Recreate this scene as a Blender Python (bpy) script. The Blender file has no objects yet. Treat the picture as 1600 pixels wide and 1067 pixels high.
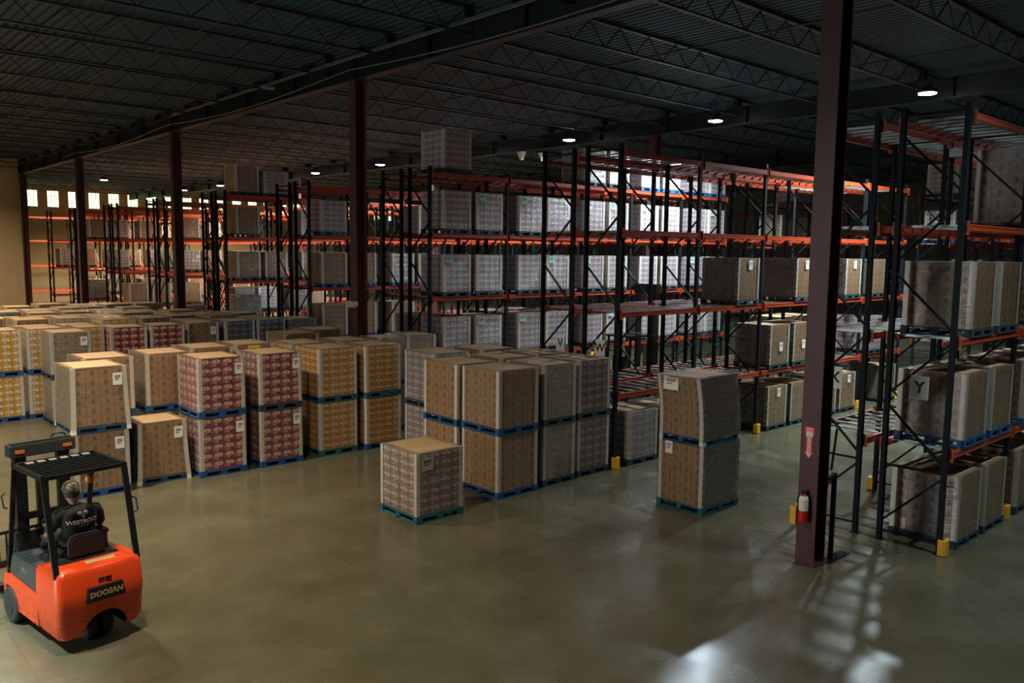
import bpy, bmesh, math, random
from mathutils import Vector, Matrix
random.seed(7)
R = math.radians
SC = bpy.context.scene
COL = SC.collection

# ------------------------------------------------------------------ helpers
class MB:
    """collects boxes, bars, tubes into one mesh"""
    def __init__(s):
        s.v = []; s.f = []; s.m = []; s.uv = []
    def face(s, pts, mi=0, uv=None):
        b = len(s.v); s.v += [tuple(p) for p in pts]
        s.f.append(tuple(range(b, b+len(pts)))); s.m.append(mi)
        s.uv.append(uv or [(0.5, 0.5)]*len(pts))
    def box(s, lo, hi, mi=0, sides='xXyYzZ', tile=None, fn=None, mit=None):
        x0, y0, z0 = lo; x1, y1, z1 = hi
        F = {'x': [(x0,y1,z0),(x0,y0,z0),(x0,y0,z1),(x0,y1,z1)], 'X': [(x1,y0,z0),(x1,y1,z0),(x1,y1,z1),(x1,y0,z1)],
             'y': [(x0,y0,z0),(x1,y0,z0),(x1,y0,z1),(x0,y0,z1)], 'Y': [(x1,y1,z0),(x0,y1,z0),(x0,y1,z1),(x1,y1,z1)],
             'z': [(x0,y1,z0),(x1,y1,z0),(x1,y0,z0),(x0,y0,z0)], 'Z': [(x0,y0,z1),(x1,y0,z1),(x1,y1,z1),(x0,y1,z1)]}
        for k in sides:
            p = F[k]
            if fn: p = [fn(q) for q in p]
            uv = None
            if tile is not None:
                a, b = tile
                uv = [(a,b),(a+1,b),(a+1,b+1),(a,b+1)]
            s.face(p, mit if (mit is not None and k in 'zZ') else mi, uv)
    def bar(s, a, b, w, h=None, mi=0):
        """rectangular bar from a to b"""
        h = h or w
        a = Vector(a); b = Vector(b); d = (b-a).normalized()
        up = Vector((0,0,1)) if abs(d.z) < .95 else Vector((0,1,0))
        x = d.cross(up).normalized()*w/2; y = d.cross(x).normalized()*h/2
        A = [a+x+y, a-x+y, a-x-y, a+x-y]; B = [p+(b-a) for p in A]
        for i in range(4):
            j = (i+1) % 4
            s.face([A[i], A[j], B[j], B[i]][::-1], mi)
        s.face(A, mi); s.face(B[::-1], mi)
    def tube(s, pts, r, n=10, mi=0, cap=True):
        pts = [Vector(p) for p in pts]; rings = []
        rr = r if isinstance(r, (list, tuple)) else [r]*len(pts)
        ref = None
        for i, p in enumerate(pts):
            d = (pts[min(i+1, len(pts)-1)]-pts[max(i-1, 0)]).normalized()
            if ref is None: ref = Vector((0,0,1)) if abs(d.z) < .9 else Vector((1,0,0))
            x = d.cross(ref).normalized(); y = x.cross(d)
            ref = y
            rings.append([p+(x*math.cos(2*math.pi*k/n)+y*math.sin(2*math.pi*k/n))*rr[i] for k in range(n)])
        for A, B in zip(rings, rings[1:]):
            for k in range(n):
                j = (k+1) % n
                s.face([A[k], A[j], B[j], B[k]], mi)
        if cap:
            s.face(rings[0][::-1], mi); s.face(rings[-1], mi)
    def lathe(s, c, prof, n=24, mi=0, axis='z'):
        """prof: list of (r, h) revolved about axis through c"""
        c = Vector(c); rings = []
        for r, h in prof:
            ring = []
            for k in range(n):
                a = 2*math.pi*k/n; p = (r*math.cos(a), r*math.sin(a), h)
                if axis == 'x': p = (h, p[0], p[1])
                elif axis == 'y': p = (p[1], h, p[0])
                ring.append(c+Vector(p))
            rings.append(ring)
        for A, B in zip(rings, rings[1:]):
            for k in range(n):
                j = (k+1) % n
                s.face([A[k], A[j], B[j], B[k]], mi)
        s.face(rings[0][::-1], mi); s.face(rings[-1], mi)
    def prism(s, poly, a0, a1, axis='x', mi=0):
        """poly of 2-D points extruded along axis"""
        def P(u, v, t):
            return {'x': (t,u,v), 'y': (u,t,v), 'z': (u,v,t)}[axis]
        A = [P(u,v,a0) for u,v in poly]; B = [P(u,v,a1) for u,v in poly]
        n = len(poly)
        for i in range(n):
            j = (i+1) % n
            s.face([A[i], A[j], B[j], B[i]], mi)
        s.face(A[::-1], mi); s.face(B, mi)
    def mesh(s, name, mats, smooth=False, weld=False, bevel=0):
        me = bpy.data.meshes.new(name)
        me.from_pydata(s.v, [], s.f)
        for m in mats: me.materials.append(m)
        me.polygons.foreach_set('material_index', s.m)
        ul = me.uv_layers.new(name='UVMap')
        flat = [c for f in s.uv for uv in f for c in uv]
        ul.data.foreach_set('uv', flat)
        if weld or smooth or bevel:
            bm = bmesh.new(); bm.from_mesh(me)
            bmesh.ops.remove_doubles(bm, verts=bm.verts, dist=1e-5)
            bmesh.ops.recalc_face_normals(bm, faces=bm.faces)
            if bevel:
                es = [e for e in bm.edges if len(e.link_faces) == 2 and e.calc_face_angle(0) > .6]
                bmesh.ops.bevel(bm, geom=es, offset=bevel, segments=2, affect='EDGES', clamp_overlap=True)
            if smooth:
                for f in bm.faces: f.smooth = True
                for e in bm.edges:
                    if len(e.link_faces) == 2 and e.calc_face_angle(0) > .7: e.smooth = False
            bm.to_mesh(me); bm.free()
        me.update()
        return me

def link(name, me, parent=None, loc=None, rotz=0):
    o = bpy.data.objects.new(name, me); COL.objects.link(o)
    if parent: o.parent = parent
    if loc: o.location = loc
    if rotz: o.rotation_euler = (0,0,rotz)
    return o
def tag(o, label=None, cat=None, group=None, kind=None):
    if label: o['label'] = label
    if cat: o['category'] = cat
    if group: o['group'] = group
    if kind: o['kind'] = kind
    return o
def struct(name, me, loc=None):
    return tag(link(name, me, None, loc), kind='structure')
def text_mesh(txt, size, mat, extrude=.001, align='CENTER', spacing=1.0, shear=0, bold=0):
    cu = bpy.data.curves.new('lettering', 'FONT'); cu.body = txt; cu.size = size
    cu.align_x = align; cu.align_y = 'CENTER'; cu.extrude = extrude; cu.space_character = spacing; cu.shear = shear
    cu.offset = bold; cu.resolution_u = 3
    o = bpy.data.objects.new('lettering', cu); COL.objects.link(o)
    dg = bpy.context.evaluated_depsgraph_get()
    me = bpy.data.meshes.new_from_object(o.evaluated_get(dg))
    COL.objects.unlink(o); bpy.data.objects.remove(o)
    me.materials.clear(); me.materials.append(mat)
    return me

# ------------------------------------------------------------------ materials
def newmat(name):
    m = bpy.data.materials.new(name); m.use_nodes = True
    nt = m.node_tree; b = nt.nodes['Principled BSDF']
    return m, nt, b
class N:
    """small node builder"""
    def __init__(s, nt): s.nt = nt
    def n(s, t, **k):
        o = s.nt.nodes.new(t)
        for a, v in k.items(): setattr(o, a, v)
        return o
    def set(s, sock, v):
        if isinstance(v, bpy.types.NodeSocket): s.nt.links.new(v, sock)
        else: sock.default_value = v
    def math(s, op, a, b=None, c=None, clamp=False):
        o = s.n('ShaderNodeMath', operation=op); o.use_clamp = clamp
        s.set(o.inputs[0], a)
        if b is not None: s.set(o.inputs[1], b)
        if c is not None: s.set(o.inputs[2], c)
        return o.outputs[0]
    def mix(s, f, a, b, mode='MIX'):
        o = s.n('ShaderNodeMix', data_type='RGBA', blend_type=mode)
        s.set(o.inputs[0], f); s.set(o.inputs[6], a); s.set(o.inputs[7], b)
        return o.outputs[2]
    def noise(s, vec, scale, detail=2, rough=.5, out=0):
        o = s.n('ShaderNodeTexNoise'); s.set(o.inputs['Scale'], scale)
        o.inputs['Detail'].default_value = detail; o.inputs['Roughness'].default_value = rough
        if vec is not None: s.set(o.inputs['Vector'], vec)
        return o.outputs[out]
    def ramp(s, f, pts):
        o = s.n('ShaderNodeMapRange'); o.interpolation_type = 'SMOOTHSTEP'
        s.set(o.inputs[0], f); o.inputs[1].default_value = pts[0]; o.inputs[2].default_value = pts[1]
        o.inputs[3].default_value = pts[2]; o.inputs[4].default_value = pts[3]
        return o.outputs[0]
    def vmap(s, vec, scale=(1,1,1), loc=(0,0,0)):
        o = s.n('ShaderNodeMapping'); s.set(o.inputs[0], vec)
        o.inputs['Scale'].default_value = scale; o.inputs['Location'].default_value = loc
        return o.outputs[0]
    def bump(s, h, strength=.3, dist=.01):
        o = s.n('ShaderNodeBump'); o.inputs['Strength'].default_value = strength
        o.inputs['Distance'].default_value = dist; s.set(o.inputs['Height'], h)
        return o.outputs[0]
def c4(c): return (c[0], c[1], c[2], 1)
def plain(name, col, rough=.5, metal=0, var=.12, scale=6, emit=None, es=0, bump=0):
    m, nt, b = newmat(name); k = N(nt)
    tc = k.n('ShaderNodeTexCoord')
    nz = k.noise(tc.outputs['Object'], scale, 3)
    dark = tuple(c*(1-var*2) for c in col); lite = tuple(min(1, c*(1+var*2)) for c in col)
    k.set(b.inputs['Base Color'], k.mix(nz, c4(dark), c4(lite)))
    b.inputs['Roughness'].default_value = rough; b.inputs['Metallic'].default_value = metal
    if emit:
        b.inputs['Emission Color'].default_value = c4(emit); b.inputs['Emission Strength'].default_value = es
    if bump: k.set(b.inputs['Normal'], k.bump(k.noise(tc.outputs['Object'], scale*6, 3), bump, .005))
    return m

def mat_floor():
    m, nt, b = newmat('polished_concrete'); k = N(nt)
    p = k.n('ShaderNodeNewGeometry').outputs['Position']
    big = k.noise(p, .16, 5, .6); mid = k.noise(p, .9, 6, .65); fine = k.noise(p, 9, 5, .7)
    c = k.mix(k.ramp(big, (.30, .70, 0, 1)), (.070, .064, .036, 1), (.104, .095, .054, 1))
    c = k.mix(k.ramp(mid, (.30, .80, 0, .55)), c, (.145, .132, .080, 1))
    c = k.mix(k.ramp(fine, (.45, .85, 0, .3)), c, (.06, .06, .045, 1))
    # control joints: thin saw cuts every 4.45 m
    sep = k.n('ShaderNodeSeparateXYZ'); nt.links.new(p, sep.inputs[0])
    def joint(o, off, pitch=4.45):
        f = k.math('FRACT', k.math('DIVIDE', k.math('ADD', o, off), pitch))
        return k.math('LESS_THAN', k.math('ABSOLUTE', k.math('SUBTRACT', f, .5)), .0016)
    j = k.math('MAXIMUM', joint(sep.outputs[0], .3), joint(sep.outputs[1], 1.2))
    c = k.mix(k.math('MULTIPLY', j, .28), c, (.03, .03, .025, 1))
    k.set(b.inputs['Base Color'], c)
    rr = k.ramp(mid, (.3, .75, .17, .33))
    k.set(b.inputs['Roughness'], rr)
    b.inputs['Specular IOR Level'].default_value = .55
    h = k.noise(p, 1.1, 3, .5)
    k.set(b.inputs['Normal'], k.bump(h, .3, .03))
    return m
M_FLOOR = mat_floor()
M_DECK = plain('roof_deck_paint', (.007, .036, .055), .6, 0, .15, .4)
M_JOIST = plain('joist_paint', (.008, .015, .019), .5, 0, .1, 2)
M_GIRDER = plain('girder_paint', (.006, .009, .012), .5, 0, .1, 2)
M_COLUMN = plain('maroon_steel_paint', (.080, .026, .020), .5, 0, .12, 3)
M_WALL = plain('tan_block_wall', (.50, .36, .19), .85, 0, .06, .8)
M_WALLD = plain('grey_panel_wall', (.16, .16, .15), .8, 0, .08, .8)
M_POST = plain('dark_rack_paint', (.005, .008, .011), .6, 0, .15, 5)
M_POST.node_tree.nodes['Principled BSDF'].inputs['Specular IOR Level'].default_value = .2
M_BEAM = plain('orange_beam_paint', (.42, .052, .014), .42, 0, .12, 4)
M_ZINC = plain('galvanised_bar', (.42, .42, .40), .35, .6, .12, 5)
M_YEL = plain('safety_yellow', (.85, .42, .02), .5, 0, .1, 8)
M_BOARD = plain('cream_edge_board', (.74, .66, .54), .7, 0, .06, 5)
M_SHEET = plain('kraft_sheet', (.40, .26, .14), .75, 0, .08, 3)
M_PBLUE = plain('blue_pallet_paint', (.010, .070, .20), .65, 0, .3, 9)
M_PTEAL = plain('teal_pallet_paint', (.012, .11, .13), .65, 0, .3, 9)
M_PDARK = plain('weathered_dark_pallet', (.02, .04, .055), .7, 0, .3, 9)
M_LABEL = plain('white_paper', (.80, .78, .72), .6, 0, .03, 10)
M_INK = plain('black_ink', (.012, .012, .012), .6)
M_TEALP = plain('teal_paper', (.03, .25, .22), .6)
M_YELP = plain('yellow_paper', (.75, .58, .05), .6)
M_BLACK = plain('black_plastic', (.012, .012, .013), .45)
M_BLACKG = plain('black_gloss_paint', (.010, .012, .014), .25)
M_CHAR = plain('charcoal_metal', (.035, .042, .045), .4)
M_ORANGE = plain('truck_orange', (.74, .065, .010), .33, 0, .08, 3)
def scuff(mt):
    nt = mt.node_tree; k = N(nt); b = nt.nodes['Principled BSDF']; src = b.inputs['Base Color'].links[0].from_socket
    o = k.n('ShaderNodeTexCoord').outputs['Object']; se = k.n('ShaderNodeSeparateXYZ'); k.set(se.inputs[0], o)
    low = k.ramp(se.outputs[2], (.25, .62, 1, 0)); sp = k.ramp(k.noise(k.vmap(o, (1, 1, 2.5)), 16, 5, .7), (.52, .62, 0, 1))
    k.set(b.inputs['Base Color'], k.mix(k.math('MULTIPLY', low, sp), src, (.03, .022, .018, 1)))
scuff(M_ORANGE)
M_RUBBER = plain('tyre_rubber', (.018, .017, .016), .75)
M_SKIN = plain('skin', (.42, .20, .13), .5)
M_SHIRT = plain('black_cotton', (.010, .010, .012), .85, 0, .2, 14, bump=.3)
M_SEATV = plain('black_vinyl', (.008, .008, .009), .6)
M_TROUS = plain('dark_denim', (.02, .022, .028), .85, 0, .2, 14)
M_WHITE = plain('white_print', (.80, .78, .74), .6)
M_AMBER = plain('amber_lens', (.75, .20, .03), .25)
M_RED = plain('extinguisher_red', (.55, .012, .012), .3)
M_SIGNRED = plain('sign_red', (.95, .015, .012), .4, emit=None)
M_CARD = plain('cardboard', (.50, .33, .15), .8)
M_LED = plain('led_lens', (1, 1, 1), .4, emit=(.86, .94, 1), es=60)
M_LEDW = plain('warm_led_lens', (1, 1, 1), .4, emit=(1, .86, .66), es=3)
M_DAY = plain('daylight_pane', (.8, .9, .8), .3, emit=(.80, 1, .56), es=2.4)

def mat_camo():
    m, nt, b = newmat('camouflage_cloth'); k = N(nt)
    o = k.n('ShaderNodeTexCoord').outputs['Object']
    a = k.noise(o, 22, 1); c = k.mix(k.ramp(a, (.45, .5, 0, 1)), (.13, .105, .07, 1), (.05, .045, .03, 1))
    d = k.noise(k.vmap(o, loc=(3, 1, 2)), 26, 1)
    c = k.mix(k.ramp(d, (.56, .6, 0, 1)), c, (.24, .20, .15, 1))
    k.set(b.inputs['Base Color'], c); b.inputs['Roughness'].default_value = .9
    return m
M_CAMO = mat_camo()

def mat_print(name, base, blob, accent, dark):
    """printed retail carton: one motif per carton face (UV tile)"""
    m, nt, b = newmat(name); k = N(nt)
    uv = k.n('ShaderNodeUVMap'); uv.uv_map = 'UVMap'; uv = uv.outputs[0]
    nz = k.noise(uv, 2.6, 2, .5, 1)
    sub = k.n('ShaderNodeVectorMath', operation='SUBTRACT'); k.set(sub.inputs[0], nz); sub.inputs[1].default_value = (.5,.5,.5)
    sc = k.n('ShaderNodeVectorMath', operation='SCALE'); k.set(sc.inputs[0], sub.outputs[0]); sc.inputs['Scale'].default_value = .16
    fr = k.n('ShaderNodeVectorMath', operation='FRACTION'); k.set(fr.inputs[0], uv)
    ad = k.n('ShaderNodeVectorMath', operation='ADD'); k.set(ad.inputs[0], fr.outputs[0]); k.set(ad.inputs[1], sc.outputs[0])
    se = k.n('ShaderNodeSeparateXYZ'); k.set(se.inputs[0], ad.outputs[0])
    x, y = se.outputs[0], se.outputs[1]
    def ell(cx, cy, rx, ry, soft=.25):
        a = k.math('DIVIDE', k.math('SUBTRACT', x, cx), rx); c = k.math('DIVIDE', k.math('SUBTRACT', y, cy), ry)
        d = k.math('SQRT', k.math('ADD', k.math('MULTIPLY', a, a), k.math('MULTIPLY', c, c)))
        return k.ramp(d, (1-soft, 1+soft, 1, 0))
    fine = k.noise(uv, 9, 3, .6)
    c = k.mix(k.ramp(fine, (.4, .7, 0, .35)), c4(base), c4(dark))
    c = k.mix(ell(.55, .62, .40, .27), c, c4(blob))
    c = k.mix(ell(.22, .34, .24, .20), c, c4(accent))
    c = k.mix(ell(.62, .50, .10, .10), c, c4(accent))
    c = k.mix(k.math('MULTIPLY', ell(.68, .26, .26, .10), .85), c, c4(dark))
    c = k.mix(ell(.45, .20, .12, .07), c, c4(blob))
    c = k.mix(k.math('MULTIPLY', ell(.60, .72, .12, .035, .4), .8), c, c4(dark))
    c = k.mix(k.ramp(k.noise(uv, 21, 2, .6), (.55, .75, 0, .4)), c, c4(dark))
    k.set(b.inputs['Base Color'], c); b.inputs['Roughness'].default_value = .45
    return m
def mat_kraft(name, base, ink):
    m, nt, b = newmat(name); k = N(nt)
    uv = k.n('ShaderNodeUVMap'); uv.uv_map = 'UVMap'; uv = uv.outputs[0]
    fr = k.n('ShaderNodeVectorMath', operation='FRACTION'); k.set(fr.inputs[0], uv)
    se = k.n('ShaderNodeSeparateXYZ'); k.set(se.inputs[0], fr.outputs[0]); x, y = se.outputs[0], se.outputs[1]
    fl = k.n('ShaderNodeVectorMath', operation='FLOOR'); k.set(fl.inputs[0], uv)
    wn = k.n('ShaderNodeTexWhiteNoise', noise_dimensions='2D'); k.set(wn.inputs['Vector'], fl.outputs[0])
    def ell(cx, cy, rx, ry, soft=.3):
        a = k.math('DIVIDE', k.math('SUBTRACT', x, cx), rx); c = k.math('DIVIDE', k.math('SUBTRACT', y, cy), ry)
        d = k.math('SQRT', k.math('ADD', k.math('MULTIPLY', a, a), k.math('MULTIPLY', c, c)))
        return k.ramp(d, (1-soft, 1+soft, 1, 0))
    g = k.noise(uv, 14, 3, .7)
    c = k.mix(k.math('MULTIPLY', wn.outputs['Value'], .35), c4(base), c4(tuple(v*.72 for v in base)))
    c = k.mix(k.ramp(k.noise(uv, 3, 3), (.4, .7, 0, .25)), c, c4(tuple(min(1, v*1.25) for v in base)))
    mk = k.math('MULTIPLY', k.math('ADD', ell(.5, .45, .16, .18), k.math('ADD', ell(.5, .22, .27, .045), ell(.5, .70, .06, .13))), k.ramp(g, (.35, .6, .15, 1)), clamp=True)
    c = k.mix(k.math('MULTIPLY', mk, .9), c, c4(ink))
    k.set(b.inputs['Base Color'], c); b.inputs['Roughness'].default_value = .7
    return m
PR = {
 'kraft':  mat_kraft('kraft_carton', (.37, .195, .075), (.035, .02, .012)),
 'red':    mat_print('red_printed_carton', (.27, .018, .050), (.80, .55, .42), (.62, .10, .05), (.055, .012, .02)),
 'orange': mat_print('orange_printed_carton', (.72, .36, .06), (.80, .60, .38), (.66, .24, .06), (.20, .09, .04)),
 'yellow': mat_print('yellow_printed_carton', (.82, .48, .045), (.86, .78, .66), (.80, .30, .04), (.22, .13, .08)),
 'pink':   mat_print('grey_pink_printed_carton', (.26, .25, .20), (.62, .50, .40), (.48, .06, .10), (.12, .11, .09)),
 'plum':   mat_print('plum_printed_carton', (.12, .035, .05), (.34, .27, .27), (.20, .04, .06), (.03, .012, .018)),
 'slate':  mat_print('slate_printed_carton', (.075, .075, .12), (.30, .30, .36), (.14, .06, .12), (.025, .025, .04)),
 'grey':   mat_print('grey_printed_carton', (.40, .34, .36), (.62, .57, .58), (.42, .16, .19), (.17, .15, .16)),
}
def mat_film(name, haze, rough, wr, tint=(.80, .82, .82), gl0=.06):
    m, nt, b = newmat(name); k = N(nt)
    o = k.n('ShaderNodeTexCoord').outputs['Object']
    wob = k.noise(k.vmap(o, (3, 3, 9)), 1.6, 4, .65)
    wrk = k.noise(k.vmap(o, (1.2, 1.2, 7)), 4.5, 3, .6)
    b.inputs['Base Color'].default_value = c4(tint)
    b.inputs['Roughness'].default_value = rough
    b.inputs['Specular IOR Level'].default_value = 1.0
    h = k.math('ADD', wob, k.math('MULTIPLY', wrk, .5))
    nb = k.bump(h, wr, .03)
    k.set(b.inputs['Normal'], nb)
    gl = k.n('ShaderNodeBsdfGlossy'); gl.inputs['Roughness'].default_value = rough; gl.inputs['Color'].default_value = (1,1,1,1); k.set(gl.inputs['Normal'], nb)
    tr = k.n('ShaderNodeBsdfTransparent'); tr.inputs['Color'].default_value = (.93, .93, .93, 1)
    mx = k.n('ShaderNodeMixShader')
    fac = k.ramp(wob, (.35, .75, haze*.5, haze*1.5))
    k.set(mx.inputs[0], fac); nt.links.new(tr.outputs[0], mx.inputs[1]); nt.links.new(b.outputs[0], mx.inputs[2])
    mx2 = k.n('ShaderNodeMixShader')
    lw = k.n('ShaderNodeLayerWeight'); lw.inputs['Blend'].default_value = .5; k.set(lw.inputs['Normal'], nb)
    fz = k.math('MULTIPLY_ADD', k.math('POWER', lw.outputs['Facing'], 2.6), .6, gl0)
    k.set(mx2.inputs[0], fz); nt.links.new(mx.outputs[0], mx2.inputs[1]); nt.links.new(gl.outputs[0], mx2.inputs[2])
    nt.links.new(mx2.outputs[0], nt.nodes['Material Output'].inputs['Surface'])
    return m
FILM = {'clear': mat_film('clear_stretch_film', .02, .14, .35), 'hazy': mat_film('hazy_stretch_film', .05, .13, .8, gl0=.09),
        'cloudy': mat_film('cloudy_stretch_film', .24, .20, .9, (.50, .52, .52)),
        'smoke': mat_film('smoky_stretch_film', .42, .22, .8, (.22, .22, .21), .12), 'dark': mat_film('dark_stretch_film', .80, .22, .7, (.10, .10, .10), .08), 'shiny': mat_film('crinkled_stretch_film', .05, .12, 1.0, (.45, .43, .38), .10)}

# ------------------------------------------------------------------ setting
XW, XE, YS, YN = -9., 62., -9., 82.
m = MB(); m.box((XW, YS, -.2), (XE, YN, 0)); struct('floor', m.mesh('floor', [M_FLOOR]))
DZ = 10.2
def deck():
    m = MB(); p = .22; n = int((XE-XW)/p); pts = []
    for i in range(n):
        x = XW+i*p
        pts += [(x, DZ), (x+.09, DZ), (x+.115, DZ+.045), (x+.195, DZ+.045)]
    pts.append((XE, DZ))
    for a, b in zip(pts, pts[1:]):
        m.face([(a[0], YS, a[1]), (a[0], YN, a[1]), (b[0], YN, b[1]), (b[0], YS, b[1])])
    m.box((XW, YS, DZ+.06), (XE, YN, DZ+.2))
    return m.mesh('ceiling', [M_DECK])
struct('ceiling', deck())
DOOR = MB(); DOOR.box((XW, 10.5, .05), (XW+.02, 15.0, 4.6)); struct('door_1', DOOR.mesh('door', [plain('daylit_dock_opening', (.8, .85, .9), .5, emit=(.72, .88, 1), es=12.)]))
def wall(name, lo, hi, mat):
    m = MB(); m.box(lo, hi); return struct(name, m.mesh(name, [mat]))
wall('wall_left', (XW, 59.0, 0), (11.72, 59.3, DZ), M_WALL)
wall('wall_west', (XW-.2, YS-.2, 0), (XW, YN, DZ), M_WALLD)
wall('wall_south', (XW, YS-.2, 0), (XE, YS, DZ), M_WALLD)
wall('wall_east', (XE, YS-.2, 0), (XE+.2, YN, DZ), M_WALLD)
# far wall with a strip of high windows
def far_wall():
    m = MB(); xs = [XW]; wn = []
    x = 16.75-3*1.68
    for i in range(26):
        wn.append((x, x+.95)); x += 1.68
    zb, zt = 8.35, 9.80
    m.box((XW, YN, 0), (XE, YN+.25, zb)); m.box((XW, YN, zt), (XE, YN+.25, DZ))
    px = XW
    for a, b in wn:
        m.box((px, YN, zb), (a, YN+.25, zt)); px = b
    m.box((px, YN, zb), (XE, YN+.25, zt))
    struct('wall_far', m.mesh('wall_far', [M_WALL]))
    p = MB(); p.box((0, .12, 0), (.95, .14, zt-zb)); pm = p.mesh('window', [M_DAY])
    f = MB()
    for z in (0, .47, .95, zt-zb-.03): f.box((0, .08, z), (.95, .12, z+.03))
    for xx in (0, .3, .62, .92): f.box((xx, .08, 0), (xx+.03, .12, zt-zb))
    fm = f.mesh('window_frame', [M_JOIST])
    for i, (a, b) in enumerate(wn):
        o = struct('window_%d' % (i+1), pm, (a, YN, zb)); link('window_frame', fm, o)
far_wall()

# girders along Y on each column line, H-columns under them
def girder_mesh():
    m = MB(); y0, y1 = YS, YN
    m.box((-.15, y0, 9.3), (.15, y1, 9.33)); m.box((-.012, y0, 9.33), (.012, y1, 9.87)); m.box((-.15, y0, 9.87), (.15, y1, 9.9))
    y = 6.19-13.36
    while y < YN:
        m.box((-.14, y-.015, 9.33), (.14, y+.015, 9.87)); y += 3.34
    return m.mesh('roof_beam', [M_GIRDER])
gm = girder_mesh()
COLX = [-1.46, 11.91, 25.28, 38.65, 52.0]
for x in COLX: struct('roof_beam', gm, (x, 0, 0))
def joist_mesh(L):
    m = MB()
    m.box((.1, -.05, 9.58), (L-.1, .05, 9.62)); m.box((0, -.06, 10.12), (L, .06, 10.17))
    m.box((0, -.04, 9.92), (.25, .04, 10.12)); m.box((L-.25, -.04, 9.92), (L, .04, 10.12))
    n = 12; d = (L-.5)/n
    for i in range(n):
        x = .25+i*d
        m.bar((x, 0, 10.12), (x+d/2, 0, 9.61), .022); m.bar((x+d/2, 0, 9.61), (x+d, 0, 10.12), .022)
    return m.mesh('roof_joist', [M_JOIST])
spans = list(zip(COLX, COLX[1:]))
for si, (a, b) in enumerate(spans):
    jm = joist_mesh(b-a)
    y0 = (17.74 if si == 0 else 7.06+.2*si)
    y = y0-3.08*math.floor((y0-4)/3.08)
    k = 0
    while y < YN-1:
        struct('roof_joist', jm, (a, y, 0)); y += (3.08 if y < 45 else 3.08)
# bridging rods and pipe runs under the deck
def rod(name, x, z, r, y0, y1):
    m = MB(); m.tube([(0, y0, 0), (0, (y0+y1)/2, 0), (0, y1, 0)], r, 6)
    return struct(name, m.mesh(name, [M_JOIST]), (x, 0, z))
for a, b in spans:
    for f in (.33, .66): rod('bridging_rod', a+(b-a)*f, 9.60, .018, YS, YN)

def h_column(h, foot=False):
    m = MB()
    for x0, x1 in ((-.17, -.145), (.145, .17)): m.box((x0, -.155, 0), (x1, .155, h))
    m.box((-.145, -.01, 0), (.145, .01, h))
    return m
COLY = [6.19+13.36*i for i in range(6)]
colnote = {0: 'maroon steel H column with fire extinguisher sign and rack beside its base',
           1: 'dark maroon steel column behind the orange and kraft stacks with beige emergency light',
           2: 'dark steel column rising behind the big floor block, second of the left run',
           3: 'dark steel column in front of the high windows, left of the big floor block',
           4: 'maroon steel column at the corner of the tan wall'}
hm = h_column(9.3).mesh('shaft', [M_COLUMN])
bp = MB(); bp.box((-.20, -.18, 0), (.20, .18, .02), 0)
for sx in (-.1, .1):
    for sy in (-.1, .1): bp.lathe((sx, sy, .02), [(.018, 0), (.018, .05), (.006, .05)], 8)
bpm = bp.mesh('base_plate', [M_COLUMN])
cp = MB(); cp.box((-.2, -.18, 9.27), (.2, .18, 9.3)); cpm = cp.mesh('cap_plate', [M_COLUMN])
for i, y in enumerate(COLY[:5]):
    if i == 4: y = 59.0-.25
    o = link('steel_column', None, None, (11.91, y, 0)); tag(o, colnote[i], 'column', 'steel columns')
    link('shaft', hm, o); link('base_plate', bpm, o); link('cap_plate', cpm, o)
    if i == 0: COL0 = o
    if i == 1: COL1 = o
second = ['maroon steel column standing inside the racking far behind sign W', 'maroon steel column standing inside the racking beyond the high wrapped load',
          'steel column standing inside the far left racking']
for i, y in enumerate((20.18, 34.18, 48.18)):
    o = link('steel_column', None, None, (25.28, y, 0)); tag(o, second[i], 'column', 'steel columns')
    link('shaft', hm, o); link('base_plate', bpm, o); link('cap_plate', cpm, o)

# ------------------------------------------------------------------ racks
NB = 5; BAY = 2.9; X0 = 13.87; LV = [1.70, 3.52, 5.33, 7.03]; FD = 1.05
def frame_meshes(h=7.2):
    m = MB()
    m.prism([(-.045, 0), (.045, 0), (.045, .075), (.03, .075), (.037, .068), (.037, .008), (-.037, .008), (-.037, .068), (-.03, .075), (-.045, .075)], .01, h, 'z')
    post = m.mesh('post', [M_POST])
    b = MB(); z = .18; a, c = .05, FD-.05; side = 0
    b.bar((0, a, z), (0, c, z), .035); z += .12
    k = 0
    while z+1.0 < h-.1:
        p, q = ((a, c) if k % 2 == 0 else (c, a))
        b.bar((0, p, z+.95), (0, q, z+.03), .035)
        if k % 2 == 0 and k < 2: b.bar((0, a, z+1.02), (0, c, z+1.02), .035)
        z += 1.1; k += 1
    b.bar((0, a, h-.12), (0, c, h-.12), .035)
    brace = b.mesh('upright_frame', [M_POST])
    f = MB()
    f.box((-.07, -.035, 0), (.07, .105, .01))
    foot = f.mesh('foot_plate', [M_POST])
    return post, brace, foot
FRM = frame_meshes()
def beam_mesh():
    m = MB(); L = BAY-.09
    m.box((.045, -.025, -.115), (.045+L, .025, 0))
    m.box((.045, -.032, -.10), (.045+L, -.025, -.085)); m.box((.045, -.032, -.03), (.045+L, -.025, -.015))
    for x in (.045, .045+L-.012): m.box((x, -.04, -.17), (x+.012, .04, .05))
    return m.mesh('beam', [M_BEAM])
BEAM = beam_mesh()
def deck_mesh():
    m = MB()
    for i in range(7):
        x = .28+i*(BAY-.56)/6
        m.box((x-.03, .028, -.035), (x+.03, FD-.028, 0))
    return m.mesh('deck_support', [M_ZINC])
DECK = deck_mesh()
gm_ = MB(); gm_.prism([(-.07, -.09), (.07, -.09), (.09, -.05), (.09, .03), (.055, .03), (.055, -.045), (-.055, -.045), (-.055, .03), (-.09, .03), (-.09, -.05)], .01, .26, 'z')
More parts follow.
